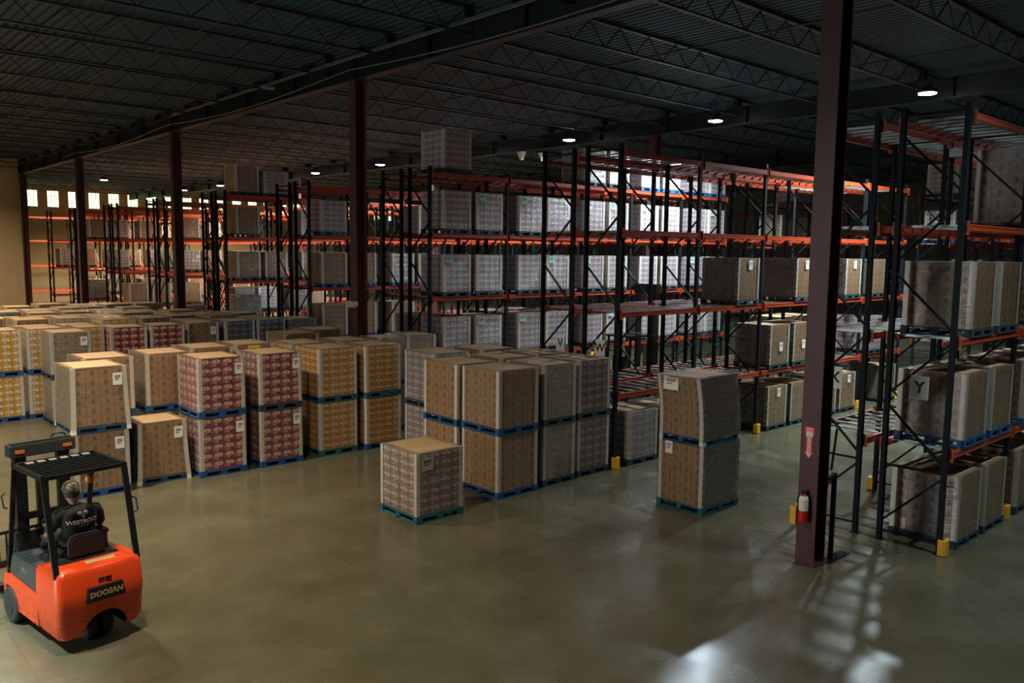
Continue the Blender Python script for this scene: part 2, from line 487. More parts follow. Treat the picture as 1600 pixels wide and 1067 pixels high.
GUARD = gm_.mesh('post_guard', [M_YEL])
def sign_mesh(ch):
    m = MB(); m.box((-.012, -.14, -.19), (0, .14, .19)); me = m.mesh('row_sign', [M_LABEL])
    return me
def rack(y, label, bays=NB, x0=X0, levels=LV, sign=None, guards=True, skipdeck=(), group='pallet rack rows', flip=False):
    o = link('pallet_rack', None, None, (x0, y, 0)); tag(o, label, 'pallet rack', group)
    for i in range(bays+1):
        f = link('upright_frame', FRM[1], o, (i*BAY, 0, 0))
        for yy, rz in ((0, 0), (FD, math.pi)): link('post', FRM[0], f, (0, yy, 0), rz); link('foot_plate', FRM[2], f, (0, yy, 0), rz)
        if guards:
            if flip: link('post_guard', GUARD, f, (0, FD, 0), math.pi)
            else: link('post_guard', GUARD, f)
    for i in range(bays):
        for li, z in enumerate(levels):
            link('beam', BEAM, o, (i*BAY, -.03, z)); link('beam', BEAM, o, (i*BAY, FD+.03, z))
            if (i, li) not in skipdeck: link('deck_support', DECK, o, (i*BAY, 0, z))
    if sign:
        s = link('row_sign', sign_mesh(sign[0]), o, (-.05, sign[1], 2.69)); tag(s, 'white plate with black letter '+sign[0])
        t = link('letter', text_mesh(sign[0], .27, M_INK, .002, bold=.006), s, (-.0145, 0, 0)); t.rotation_euler = (R(90), 0, R(-90))
    return o
ROWS = {'Y': 4.96, 'X': 6.36, 'W': 11.95, 'V': 13.35, 'U': 18.95, 'T': 20.35, 'S': 25.95, 'Q': 27.35, 'P': 32.95, 'O': 34.35,
        'M': 39.95, 'L': 41.35, 'K': 46.95, 'J': 48.35, 'H': 53.95, 'G': 55.35, 'F': 60.95, 'E': 67.95}
NAME = {'Y': 'rack signed Y', 'X': 'rack signed X', 'W': 'rack signed W', 'V': 'rack signed V',
        'U': 'first rack beyond sign V', 'T': 'second rack beyond sign V', 'S': 'third rack beyond sign V', 'Q': 'fourth rack beyond sign V',
        'P': 'fifth rack beyond sign V', 'O': 'sixth rack beyond sign V', 'M': 'seventh rack beyond sign V', 'L': 'eighth rack beyond sign V',
        'K': 'ninth rack beyond sign V', 'J': 'tenth rack beyond sign V', 'H': 'eleventh rack beyond sign V', 'G': 'twelfth rack beyond sign V',
        'F': 'thirteenth rack beyond sign V', 'E': 'last rack before the far wall'}
SIGN = {'Y': ('Y', .48), 'X': ('X', .53), 'W': ('W', .47), 'V': ('V', .33)}
for r, y in ROWS.items():
    if r in SIGN: lab = 'dark pallet rack with orange beams, end frame carrying the white %s sign' % r
    else: lab = 'dark pallet rack row with orange beams, the ' + NAME[r]
    rack(y, lab, sign=SIGN.get(r), flip=r in 'XVTQOLJG', guards=y < 45, bays=(4 if r in 'YX' else NB))
FARR = [('X', 6.36, 4), ('W', 11.95, 4), ('U', 18.95, 4), ('S', 25.95, 4), ('P', 32.95, 4)]
FX0 = 32.0
for r, y, nb in FARR:
    rack(y, 'distant pallet rack across the rear aisle, in line with the '+NAME[r], bays=nb, x0=FX0, group='racks across the rear aisle', guards=False)

# ------------------------------------------------------------------ pallet loads
def pallet_mesh(W, D, mat):
    m = MB(); x0, x1, y0, y1 = -W/2, W/2, -D/2, D/2
    n = 7; bw = .1
    for i in range(n):
        x = x0+(W-bw)*i/(n-1); m.box((x, y0, .122), (x+bw, y1, .14))
    for y in (y0, -.05, y1-.1):
        m.box((x0, y, .10), (x1, y+.1, .122)); m.box((x0, y, 0), (x1, y+.1, .018))
        for x in (x0, -.07, x1-.14): m.box((x, y, .018), (x+.14, y+.1, .10))
    for x in (x0, -.05, x1-.1): m.box((x, y0+.1, 0), (x+.1, y1-.1, .018))
    return m.mesh('pallet', [mat])
def shear_fn(flare, lean, H):
    def fn(p):
        t = (p[2]-.14)/(H-.14)
        k = 1+flare*max(0, 1-t)**1.6
        return (p[0]*k+lean*t*t, p[1]*k, p[2])
    return fn
def carton_mesh(kind, W, D, H, nx, ny, nz, flare=0, lean=0, seed=0):
    rnd = random.Random(seed+len(kind)*13)
    m = MB(); g = .004; fn = shear_fn(flare, lean, H)
    w, d, h = (W-.05)/nx, (D-.05)/ny, (H-.15)/nz
    x0, y0 = -(W-.05)/2, -(D-.05)/2
    for k in range(nz):
        zz = .14+k*h
        for i in range(nx):
            for j in range(ny):
                if 0 < i < nx-1 and 0 < j < ny-1: continue
                jx, jy = rnd.uniform(-.004, .004), rnd.uniform(-.004, .004)
                sd = ''
                if i == 0: sd += 'x'
                if i == nx-1: sd += 'X'
                if j == 0: sd += 'y'
                if j == ny-1: sd += 'Y'
                sd += 'Z' if True else ''
                # all four side faces so gaps read as dark seams
                m.box((x0+i*w+g+jx, y0+j*d+g+jy, zz+g*.6), (x0+(i+1)*w-g+jx, y0+(j+1)*d-g+jy, zz+h-g*.6), 0,
                      'xXyYz'+('Z'), tile=(rnd.randrange(40), rnd.randrange(40)), fn=fn, mit=1)
    return m.mesh('carton_stack', [PR[kind], M_SHEET])
def board_mesh(sx, sy, W, D, H, flare=0, lean=0):
    m = MB(); fn = shear_fn(flare, lean, H); t, w = .008, .075
    X, Y = sx*(W/2-.02), sy*(D/2-.02)
    zs = [.0]+[.14+(H-.14)*q/5 for q in range(6)]
    for a, b in zip(zs, zs[1:]):
        def bx(lo, hi):
            lo2 = (min(lo[0], hi[0]), min(lo[1], hi[1]), a); hi2 = (max(lo[0], hi[0]), max(lo[1], hi[1]), b)
            m.box(lo2, hi2, fn=fn)
        bx((X, Y, 0), (X+sx*t, Y-sy*w, 0)); bx((X, Y, 0), (X-sx*w, Y+sy*t, 0))
    return m.mesh('corner_board', [M_BOARD])
def film_mesh(W, D, H, film, flare=0, lean=0, side=None):
    m = MB(); fn = shear_fn(flare, lean, H); e = .012; n = 8
    xs, ys = W/2-.02+e, D/2-.02+e
    P = [(-xs, -ys), (xs, -ys), (xs, ys), (-xs, ys)]
    zs = [.09+(H+.004-.09)*q/n for q in range(n+1)]
    for a, b in zip(P, P[1:]+P[:1]):
        for u in range(4):
            pa = (a[0]+(b[0]-a[0])*u/4, a[1]+(b[1]-a[1])*u/4); pb = (a[0]+(b[0]-a[0])*(u+1)/4, a[1]+(b[1]-a[1])*(u+1)/4)
            for z0, z1 in zip(zs, zs[1:]):
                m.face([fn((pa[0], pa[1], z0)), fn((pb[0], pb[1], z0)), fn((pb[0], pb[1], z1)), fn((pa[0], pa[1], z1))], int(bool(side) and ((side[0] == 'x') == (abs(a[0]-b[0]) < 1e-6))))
    # folded lip over the top sheet
    i = .10
    Q = [(-xs+i, -ys+i), (xs-i, -ys+i), (xs-i, ys-i), (-xs+i, ys-i)]
    for k in range(4):
        j = (k+1) % 4
        m.face([fn((P[k][0], P[k][1], H+.004)), fn((P[j][0], P[j][1], H+.004)), fn((Q[j][0], Q[j][1], H+.004)), fn((Q[k][0], Q[k][1], H+.004))])
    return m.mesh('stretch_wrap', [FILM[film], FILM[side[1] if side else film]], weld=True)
CACHE = {}
GRID = {'kraft': (4, 4, 6), 'red': (4, 5, 6), 'orange': (4, 5, 7), 'yellow': (4, 5, 6), 'pink': (4, 4, 7), 'plum': (4, 5, 6), 'slate': (4, 5, 6), 'grey': (4, 4, 6)}
PM = {'blue': M_PBLUE, 'teal': M_PTEAL, 'dark': M_PDARK}
def proto(kind, W, D, H, pal, film, flare, lean, side=None):
    key = (kind, W, D, H, pal, film, flare, lean, side)
    if key in CACHE: return CACHE[key]
    nx, ny, nz = GRID[kind]
    sh = MB(); fn = shear_fn(flare, lean, H)
    sh.box((-W/2+.028, -D/2+.028, H-.008), (W/2-.028, D/2-.028, H), fn=fn)
    sm = sh.mesh('top_sheet', [M_SHEET])
    def cached(k, f):
        if k not in CACHE: CACHE[k] = f()
        return CACHE[k]
    parts = [('pallet', cached(('p', W, D, pal), lambda: pallet_mesh(W, D, PM[pal]))),
             ('carton_stack', cached(('c', kind, W, D, H, flare, lean), lambda: carton_mesh(kind, W, D, H, nx, ny, nz, flare, lean))),
             ('top_sheet', sm)]
    for sx in (-1, 1):
        for sy in (-1, 1): parts.append(('corner_board', cached(('b', sx, sy, W, D, H, flare, lean), lambda: board_mesh(sx, sy, W, D, H, flare, lean))))
    if film: parts.append(('stretch_wrap', cached(('f', W, D, H, film, flare, lean, side), lambda: film_mesh(W, D, H, film, flare, lean, side))))
    CACHE[key] = parts
    return parts
def paper(name, mat, w, h):
    m = MB(); m.box((-w/2, -.004, -h/2), (w/2, 0, h/2), 0)
    for z in (.25, .12, -.05): m.box((-w*.3, -.0055, h*z-.008), (w*(.3 if z > 0 else .1), -.004, h*z+.008), 1)
    return m.mesh(name, [mat, M_INK])
PAPER = paper('paper_label', M_LABEL, .17, .24); PTEAL = paper('paper_label', M_TEALP, .26, .26); PYEL = paper('paper_label', M_YELP, .3, .28)
PGREEN = paper('paper_label', plain('pale_green_paper', (.30, .50, .40), .6), .24, .2)
NLOAD = 0
def load(kind, x0, y0, z, label, group, W=1.03, D=1.18, H=1.26, pal='blue', film='clear', flare=0, lean=0, rot=0, lab=None, side=None):
    """x0,y0 = south-west corner on the floor; lab = list of (material mesh, side, u, v)"""
    global NLOAD
    NLOAD += 1
    parts = proto(kind, W, D, H, pal, film, flare, lean, side)
    o = link('pallet_load', None, None, (x0+W/2, y0+D/2, z), rot)
    tag(o, label, 'pallet load', group)
    for n, me in parts: link(n, me, o)
    for pm, side, u, v in (lab or []):
        t = (v*H-.14)/(H-.14)
        kx = 1+flare*(1-max(0, t))**1.6; ln = lean*max(0, t)**2
        if side == 'y': p = link('paper_label', pm, o, (u*W/2*kx+ln, (-D/2+.003)*kx, v*H))
        else:
            p = link('paper_label', pm, o, ((-W/2+.003)*kx+ln, u*D/2*kx, v*H)); p.rotation_euler = (0, 0, R(-90))
    return o
Lw = [(PAPER, 'y', .62, .80)]

# --- stacks in front, row along the left
G1 = 'stacked pallet loads along the left side of the open floor'
def stack(kind, x0, y0, desc, group, up={}, lo={}, **k):
    a = dict(k); a.update(lo); b = dict(k); b.update(up)
    load(b.pop('kind', kind), x0+b.pop('dx', 0), y0+b.pop('dy', 0), 1.267, 'upper '+desc, group, **b)
    load(a.pop('kind', kind), x0, y0, 0, 'lower '+desc, group, **a)
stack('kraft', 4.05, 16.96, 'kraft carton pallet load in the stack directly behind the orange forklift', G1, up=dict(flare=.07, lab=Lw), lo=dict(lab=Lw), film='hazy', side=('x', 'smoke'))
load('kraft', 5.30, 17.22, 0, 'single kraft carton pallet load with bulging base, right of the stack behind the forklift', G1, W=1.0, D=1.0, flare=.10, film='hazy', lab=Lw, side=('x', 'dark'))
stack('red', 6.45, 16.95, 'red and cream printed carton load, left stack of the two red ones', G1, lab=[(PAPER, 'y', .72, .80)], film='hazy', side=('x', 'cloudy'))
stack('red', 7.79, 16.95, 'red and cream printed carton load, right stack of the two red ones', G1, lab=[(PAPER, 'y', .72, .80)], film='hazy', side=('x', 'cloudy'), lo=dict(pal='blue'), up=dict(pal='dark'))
stack('orange', 9.28, 17.02, 'orange printed carton load, left stack of the two orange ones', G1, film='clear', pal='teal')
stack('orange', 10.48, 16.93, 'orange printed carton load, right stack of the two orange ones', G1, film='clear', up=dict(pal='teal'))
G2 = 'loads standing behind the front row on the left'
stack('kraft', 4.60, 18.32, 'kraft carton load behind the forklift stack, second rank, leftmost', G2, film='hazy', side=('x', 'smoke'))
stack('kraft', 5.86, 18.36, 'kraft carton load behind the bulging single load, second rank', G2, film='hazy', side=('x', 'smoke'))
stack('kraft', 7.02, 18.85, 'kraft-topped load behind the left red stack', G2, film='hazy')
stack('kraft', 8.12, 18.98, 'kraft load with a yellow sheet behind the right red stack', G2, film='hazy', up=dict(lab=[(PYEL, 'y', -.05, .86)]))
stack('orange', 9.25, 18.35, 'orange printed load behind the left orange stack', G2, film='hazy')
stack('kraft', 10.5, 18.25, 'kraft-topped load behind the right orange stack', G2, film='hazy')
stack('kraft', 11.72, 18.28, 'dark kraft load just in front of the column with the emergency light', G2, film='hazy', W=.98, D=1.0)
stack('kraft', 12.76, 18.48, 'dark kraft load between that column and the grey-stocked rack end', G2, film='hazy', W=.98)
stack('kraft', 10.25, 20.65, 'kraft load with a teal sheet, third rank left of the column', G2, film='hazy', up=dict(lab=[(PTEAL, 'y', -.7, .86)]))
stack('kraft', 11.40, 21.30, 'kraft-topped load directly behind the column with the emergency light', G2, film='hazy')

# --- middle group
G3 = 'stacked pallet loads in the middle before the signed racks'
load('pink', 8.19, 11.60, 0, 'single grey and pink printed carton load standing alone on the open floor', G3, W=1.06, pal='teal', film='hazy', H=1.27,
     lab=[(paper('paper_label', plain('dull_paper', (.34, .32, .27), .6), .26, .24), 'y', -.55, .84)])
stack('kraft', 10.26, 11.80, 'kraft carton load at the near corner of the middle block', G3, W=1.08, D=1.16, film='hazy')
stack('kraft', 10.19, 13.02, 'kraft carton load second from the near corner, along the left side of middle block', G3, W=1.08, D=1.16, film='clear')
stack('pink', 10.88, 14.72, 'grey and pink printed load at the rear left of the middle block', G3, film='cloudy', pal='dark')
stack('kraft', 11.55, 11.88, 'kraft load in dull crinkled film, middle stack of the three facing the aisle', G3, W=.96, film='cloudy', pal='dark')
stack('plum', 12.62, 11.93, 'dark plum printed load, right stack of the three facing the aisle', G3, film='hazy', pal='dark')
stack('kraft', 11.55, 13.22, 'kraft-topped load behind the middle aisle-facing stack', G3, W=.98, film='hazy')
stack('kraft', 12.66, 13.24, 'kraft-topped load behind the dark plum stack', G3, film='hazy')
stack('kraft', 12.20, 14.65, 'kraft-topped load at the rear of the middle block near sign V', G3, film='hazy')
# --- lone two-high stack on the right
G4 = 'lone two-high stack in front of the racks'
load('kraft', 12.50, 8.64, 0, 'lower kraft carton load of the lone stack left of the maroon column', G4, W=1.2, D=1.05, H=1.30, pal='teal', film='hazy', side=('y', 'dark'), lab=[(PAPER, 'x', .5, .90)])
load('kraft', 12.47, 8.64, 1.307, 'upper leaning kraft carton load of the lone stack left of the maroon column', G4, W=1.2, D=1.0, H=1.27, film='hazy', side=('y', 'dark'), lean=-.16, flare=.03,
     lab=[(paper('paper_label', M_LABEL, .34, .26), 'x', .35, .885)])

# --- big floor block at the back left
G5 = 'pallet loads in the big floor block at the back left'
front = [('yellow', 4.00, 25.90, 'blue', 'clear', 'yellow printed load at the far left end of the big floor block'),
         ('yellow', 5.14, 25.95, 'blue', 'hazy', 'yellow printed load half hidden behind the protruding brown load'),
         ('kraft', 5.40, 24.48, 'dark', 'cloudy', 'dark brown load protruding in front of the yellow loads'),
         ('yellow', 6.34, 25.72, 'blue', 'hazy', 'yellow printed load between the protruding brown load and the maroon loads'),
         ('red', 7.12, 25.20, 'blue', 'clear', 'maroon printed load, left of the maroon pair in the big floor block'),
         ('red', 8.22, 25.22, 'blue', 'clear', 'maroon printed load, right of the maroon pair in the big floor block'),
         ('kraft', 9.40, 25.50, 'blue', 'hazy', 'brown load between the maroon pair and the slate pair'),
         ('slate', 10.60, 25.50, 'blue', 'hazy', 'slate grey printed load, left of the slate pair in the big block'),
         ('slate', 11.68, 25.50, 'dark', 'hazy', 'slate grey printed load, right of the slate pair in the big block'),
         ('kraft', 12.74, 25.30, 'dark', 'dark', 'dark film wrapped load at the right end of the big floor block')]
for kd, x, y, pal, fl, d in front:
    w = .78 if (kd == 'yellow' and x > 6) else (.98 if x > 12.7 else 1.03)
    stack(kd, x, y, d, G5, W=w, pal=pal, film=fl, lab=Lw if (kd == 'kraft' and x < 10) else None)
ORD = ['first', 'second', 'third', 'fourth', 'fifth', 'sixth', 'seventh', 'eighth', 'ninth', 'tenth', 'eleventh']
rnd = random.Random(3)
ky = 27.2
for r in range(8):
    c = 0
    x = 5.2 + (r % 3)*.13
    while x < 13.0:
        y = ky+rnd.uniform(-.03, .03)
        lim = 13.0 if ky < 31 else (12.4 if ky < 34 else 11.2)
        if x > lim: break
        clash = (10.85 < x < 12.15) and (31.9 < y+.1 < 33.9 or 31.9 < y+1.1 < 33.9)
        if not clash:
            kd = rnd.choice(['kraft', 'kraft', 'kraft', 'slate', 'yellow', 'plum']); fl = rnd.choice(['hazy', 'cloudy', 'clear'])
            H = rnd.choice([1.26, 1.26, 1.20, 1.33])
            load(kd, x, y, 1.267, 'upper load in the big floor block, %s rank behind its front row, %s from left' % (ORD[r], ORD[c]), G5, H=H, film=fl,
                 pal=rnd.choice(['blue', 'teal']), lab=[(PTEAL, 'y', .2, .88)] if rnd.random() < .35 else None)
            load(kd, x, y, 0, 'lower load in the big floor block, %s rank behind its front row, %s from left' % (ORD[r], ORD[c]), G5, film=fl)
            c += 1
        x += 1.12
    ky += 1.25

# --- loads in racks
G6 = 'pallet loads stored in the racks'
LOOK = {'grey': 'grey rose-printed load', 'kraft': 'brown carton load', 'silver': 'silvery wrapped load', 'dark': 'dark wrapped load', 'tall': 'tall crinkle-wrapped brown load'}
LVN = ['floor level', 'first beam level', 'second beam level', 'third beam level', 'top beams']
def rload(row, bay, slot, lv, look='grey', x0=X0, rowname=None, film=None, H=1.22, **k):
    y = ROWS[row]-.08 if row in ROWS else row
    x = x0+bay*BAY+(.40 if slot == 0 else 1.62)
    kind = {'grey': 'grey', 'kraft': 'kraft', 'silver': 'grey', 'dark': 'kraft', 'tall': 'kraft'}[look]
    fl = film or {'grey': 'hazy', 'kraft': 'hazy', 'silver': 'shiny', 'dark': 'dark', 'tall': 'shiny'}[look]
    z = 0 if lv == 0 else LV[lv-1]+.001
    lab = '%s, %s, %s bay %s, %s' % (LOOK[look], LVN[lv], ORD[bay], 'left' if slot == 0 else 'right', rowname or NAME[row])
    k.setdefault('pal', 'dark'); k.setdefault('D', 1.12)
    load(kind, x, y, z, lab, G6, film=fl, H=H, **k)
for b in range(3):
    for s in (0, 1):
        for lv in (0, 1, 2):
            rload('Y', b, s, lv, 'kraft', film='shiny', lab=None, pal='dark' if lv != 1 else 'blue')
for s in (0, 1): rload('Y', 1, s, 3, 'tall', H=1.5)
rload('Y', 2, 0, 3, 'tall', H=1.5)
PW = [(PAPER, 'y', .1, .5)]
PW2 = [(PAPER, 'y', .1, .85)]
for b, s, lv, lk, kw in [(0, 0, 0, 'silver', dict(film='cloudy')), (0, 1, 0, 'kraft', {}), (1, 1, 2, 'kraft', dict(film='shiny', lab=PW2)), (2, 1, 2, 'kraft', dict(film='shiny', lab=PW2)),
                     (2, 0, 1, 'kraft', dict(lab=PW)), (2, 1, 1, 'kraft', dict(lab=PW)), (2, 0, 0, 'kraft', dict(lab=PW2)), (2, 1, 0, 'kraft', {}), (3, 0, 0, 'kraft', dict(lab=PW2)), (3, 1, 0, 'kraft', dict(lab=PW2)),
                     (3, 1, 2, 'kraft', dict(lab=PW2)), (4, 0, 2, 'kraft', {}), (4, 1, 0, 'kraft', {}), (4, 0, 1, 'grey', {})]:
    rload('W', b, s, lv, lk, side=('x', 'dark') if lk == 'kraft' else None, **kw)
for b, s, lv in [(1, 1, 0), (3, 0, 1), (3, 1, 1), (4, 0, 2), (4, 1, 2), (4, 0, 0)]: rload('V', b, s, lv, 'kraft')
PG = [(PGREEN, 'y', -.6, .88)]
for b in range(5):
    for s in (0, 1):
        for lv in (1, 2, 3):
            rload('U', b, s, lv, 'silver' if (b, s) in ((0, 1), (1, 1)) and lv != 3 else 'grey', lab=PG if (b+s+lv) % 2 == 0 else None)
        if b >= 2: rload('U', b, s, 4, 'silver' if b == 2 else 'grey', pal='dark' if b == 2 else 'blue')
rload('U', 0, 0, 4, 'silver', film='shiny')
for b, s, lv in [(0, 0, 1), (0, 1, 2), (1, 0, 1), (1, 1, 1), (2, 0, 2)]: rload('T', b, s, lv, 'kraft')
for b, s, lv, lk in [(0, 0, 2, 'kraft'), (0, 1, 2, 'kraft'), (1, 0, 2, 'silver'), (1, 1, 2, 'kraft'), (0, 0, 3, 'silver'), (1, 1, 3, 'grey'), (0, 0, 1, 'kraft'), (0, 1, 1, 'kraft'), (1, 0, 1, 'kraft')]:
    rload('S', b, s, lv, lk, pal='blue')
for b, s, lv, lk in [(0, 0, 1, 'dark'), (0, 0, 2, 'kraft'), (0, 1, 2, 'kraft'), (1, 0, 2, 'kraft'), (0, 0, 3, 'kraft'), (0, 0, 4, 'kraft'), (1, 0, 3, 'grey'), (1, 1, 2, 'silver')]:
    rload('P', b, s, lv, lk)
load('grey', 15.5, 32.9, 7.031, 'hazy wrapped load on the very top of the fifth rack beyond sign V, right', G6, W=1.1, H=1.05, film='cloudy', pal='dark')
rnd = random.Random(11)
for row, p in (('M', .42), ('K', .5), ('H', .5), ('F', .5)):
    for b in range(3):
        for s in (0, 1):
            for lv in (1, 2, 3):
                if rnd.random() < p: rload(row, b, s, lv, rnd.choice(['kraft', 'kraft', 'grey', 'dark']))
for r, y, nb in FARR:
    if r == 'X': continue
    for b in range(2):
        for s in (0, 1):
            for lv in (2, 3, 4):
                if rnd.random() < .5: rload(y-.08, b, s, lv, rnd.choice(['grey', 'grey', 'silver', 'kraft']), x0=FX0, rowname='rear rack aligned with '+{'W': 'sign W', 'U': 'first rack', 'S': 'third rack', 'P': 'fifth rack'}[r], pal='blue')

# ------------------------------------------------------------------ forklift
FK = link('forklift', None, None, (2.74, 10.42, 0), R(8)); tag(FK, 'orange and black three-wheel electric forklift with dark overhead guard, driver seated', 'forklift')
def ring_body(levels, name, mats, bev=.02):
    """levels: list of (z, outline) stacked"""
    m = MB()
    n = len(levels[0][1])
    for (z0, A), (z1, B) in zip(levels, levels[1:]):
        for i in range(n):
            j = (i+1) % n
            m.face([(A[i][0], A[i][1], z0), (A[j][0], A[j][1], z0), (B[j][0], B[j][1], z1), (B[i][0], B[i][1], z1)])
    m.face([(p[0], p[1], levels[0][0]) for p in levels[0][1]][::-1]); m.face([(p[0], p[1], levels[-1][0]) for p in levels[-1][1]])
    return m
def cw_outline(hw, y0, y1, r, bulge=.05):
    r *= .75
    pts = [(hw, y1), (-hw, y1)]
    for i in range(7):
        a = math.pi+i*math.pi/12; pts.append((-hw+r+r*math.cos(a), y0+r+r*math.sin(a)))
    for i in range(1, 6): pts.append((-hw+r+(2*hw-2*r)*i/6, y0-bulge*math.sin(math.pi*i/6)))
    for i in range(7):
        a = 1.5*math.pi+i*math.pi/12; pts.append((hw-r+r*math.cos(a), y0+r+r*math.sin(a)))
    return pts
def cw():
    L = [(.17, cw_outline(.47, .06, .62, .12)), (.24, cw_outline(.50, .02, .62, .13)), (.55, cw_outline(.52, .0, .62, .13)), (.66, cw_outline(.52, -.012, .62, .13)), (.70, cw_outline(.52, .0, .62, .13)),
         (.93, cw_outline(.51, .015, .62, .13)), (.985, cw_outline(.485, .05, .60, .12)), (1.0, cw_outline(.44, .10, .58, .10, .03))]
    body = ring_body(L, 'counterweight', [M_ORANGE]).mesh('counterweight', [M_ORANGE, M_BLACK], smooth=True)
    c = MB(); pr = [(-.235, -.05), (.275, -.05)]+[(.02+.255*math.cos(a), .20+.25*math.sin(a)) for a in [math.pi*i/14 for i in range(15)]]
    c.prism(pr, -.3, .58, 'y', 0)
    cut = c.mesh('cut', [M_BLACK], weld=True)
    o = bpy.data.objects.new('t', body); q = bpy.data.objects.new('q', cut); COL.objects.link(o); COL.objects.link(q)
    md = o.modifiers.new('b', 'BOOLEAN'); md.operation = 'DIFFERENCE'; md.object = q; md.solver = 'EXACT'
    dg = bpy.context.evaluated_depsgraph_get(); me = bpy.data.meshes.new_from_object(o.evaluated_get(dg))
    bpy.data.objects.remove(o); bpy.data.objects.remove(q)
    return me
CW = link('counterweight', cw(), FK); tag(CW, 'orange painted rear counterweight with wheel arch')
m = MB(); m.prism([(-.235, .60), (.235, .60), (.20, .775), (-.20, .775)], -.082, -.03, 'y'); pl = link('name_plate', m.mesh('name_plate', [M_BLACK], weld=True), CW, (.01, 0, 0))
t = link('lettering', text_mesh('DOOSAN', .088, M_CARD, .002, spacing=1.05, shear=.12, bold=.004), pl, (0, -.085, .685)); t.rotation_euler = (R(90), 0, 0)
m = MB()
for x in (-.05, .03): m.box((x-.03, -.046, .835), (x+.04, -.02, .865))
link('hitch_slot', m.mesh('hitch_slot', [M_BLACK]), CW, (.02, 0, 0))
m = MB(); m.prism([(-.17, -.05), (.17, -.06), (.19, .06), (.02, .05), (-.15, .07)], 1.0, 1.006, 'z'); link('cardboard_scrap', m.mesh('cardboard_scrap', [M_CARD], weld=True), FK, (.06, .20, 0))
# chassis sides
m = MB(); m.prism([(.62, .20), (1.28, .20), (1.34, .34), (1.50, .46), (1.64, .46), (1.70, .30), (1.76, .30), (1.72, .60), (1.50, .64), (.62, .60)], -.51, .51, 'x')
link('chassis', m.mesh('chassis', [M_ORANGE], bevel=.012, smooth=True), FK)
m = MB(); m.prism([(.58, .60), (1.50, .64), (1.52, .70), (1.42, .93), (.58, .96)], -.50, .50, 'x')
link('side_panel', m.mesh('side_panel', [M_CHAR], bevel=.012, smooth=True), FK)
t = link('model_number', text_mesh('20X-7', .085, M_ZINC, .001, shear=.1), FK, (-.503, 1.02, .80)); t.rotation_euler = (R(90), 0, R(-90))
m = MB(); m.prism([(.30, .96), (.95, .93), (.93, 1.01), (.34, 1.02)], -.36, .36, 'x'); link('battery_hood', m.mesh('battery_hood', [M_BLACK], bevel=.015, smooth=True), FK)
m = MB()
m.prism([(.50, 1.01), (.98, 1.01), (1.0, 1.06), (.96, 1.11), (.52, 1.09)], -.24, .24, 'x'); link('seat_cushion', m.mesh('seat_cushion', [M_BLACK], bevel=.02, smooth=True), FK)
def rounded(w, z0, z1, r, n=6):
    P = [(-w, z0), (w, z0)]
    P += [(w-r+r*math.cos(a), z1-r+r*math.sin(a)) for a in [math.pi/2*i/n for i in range(n+1)]]
    P += [(-w+r+r*math.cos(a), z1-r+r*math.sin(a)) for a in [math.pi/2+math.pi/2*i/n for i in range(n+1)]]
    return P
m = MB(); m.prism(rounded(.215, 1.04, 1.31, .10), .36, .46, 'y'); o = link('seat_backrest', m.mesh('seat_backrest', [M_SEATV], bevel=.02, smooth=True), FK)
for sx in (-1, 1):
    m = MB(); m.prism([(.55, 1.2), (.9, 1.2), (.92, 1.24), (.55, 1.25)], sx*.30-.035, sx*.30+.035, 'x'); m.bar((sx*.30, .58, 1.0), (sx*.30, .58, 1.21), .04)
    link('armrest', m.mesh('armrest', [M_BLACK]), FK)
# overhead guard
def bent(pts, r, n=8): mm = MB(); mm.tube(pts, r, n); return mm
for sx in (-1, 1):
    m = MB(); m.bar((sx*.475, .10, .93), (sx*.475, .36, 2.07), .065, .05); link('guard_post', m.mesh('guard_post', [M_BLACKG], bevel=.006), FK)
    m = MB(); m.bar((sx*.475, 1.62, .62), (sx*.475, 1.26, 2.07), .055, .045); link('guard_post', m.mesh('guard_post', [M_BLACKG], bevel=.006), FK)
m = MB()
m.bar((-.5, .36, 2.09), (.5, .36, 2.09), .05); m.bar((-.5, 1.26, 2.09), (.5, 1.26, 2.09), .05)
for sx in (-1, 1): m.bar((sx*.48, .34, 2.09), (sx*.48, 1.28, 2.09), .05)
link('guard_frame', m.mesh('guard_frame', [M_BLACKG]), FK)
for i in range(6):
    m = MB(); y = .49+i*.115; m.box((-.46, y-.018, 2.075), (.46, y+.018, 2.11)); link('guard_bar', m.mesh('guard_bar', [M_BLACKG]), FK)
for i in range(6):
    m = MB(); x = -.33+i*.135; m.box((x-.045, 1.12, 2.112), (x+.045, 1.21, 2.118)); link('roof_plate', m.mesh('roof_plate', [M_ZINC]), FK)
m = MB(); m.lathe((.08, .43, 1.93), [(.035, 0), (.05, .01), (.052, .08), (.045, .09)], 16); bc = link('beacon', m.mesh('beacon', [M_AMBER], smooth=True), FK)
m = MB(); m.lathe((.08, .43, 2.02), [(.055, 0), (.055, .03), (.02, .05)], 16); link('beacon_base', m.mesh('beacon_base', [M_BLACK]), bc)
for sx, y0, z0 in ((1, .20, 1.50), (-1, 1.50, 1.50)):
    m = bent([(sx*.50, y0, z0), (sx*.545, y0-.02, z0+.02), (sx*.55, y0+.03, z0+.16), (sx*.505, y0+.05, z0+.19)], .011)
    link('grab_handle', m.mesh('grab_handle', [M_BLACK], smooth=True), FK)
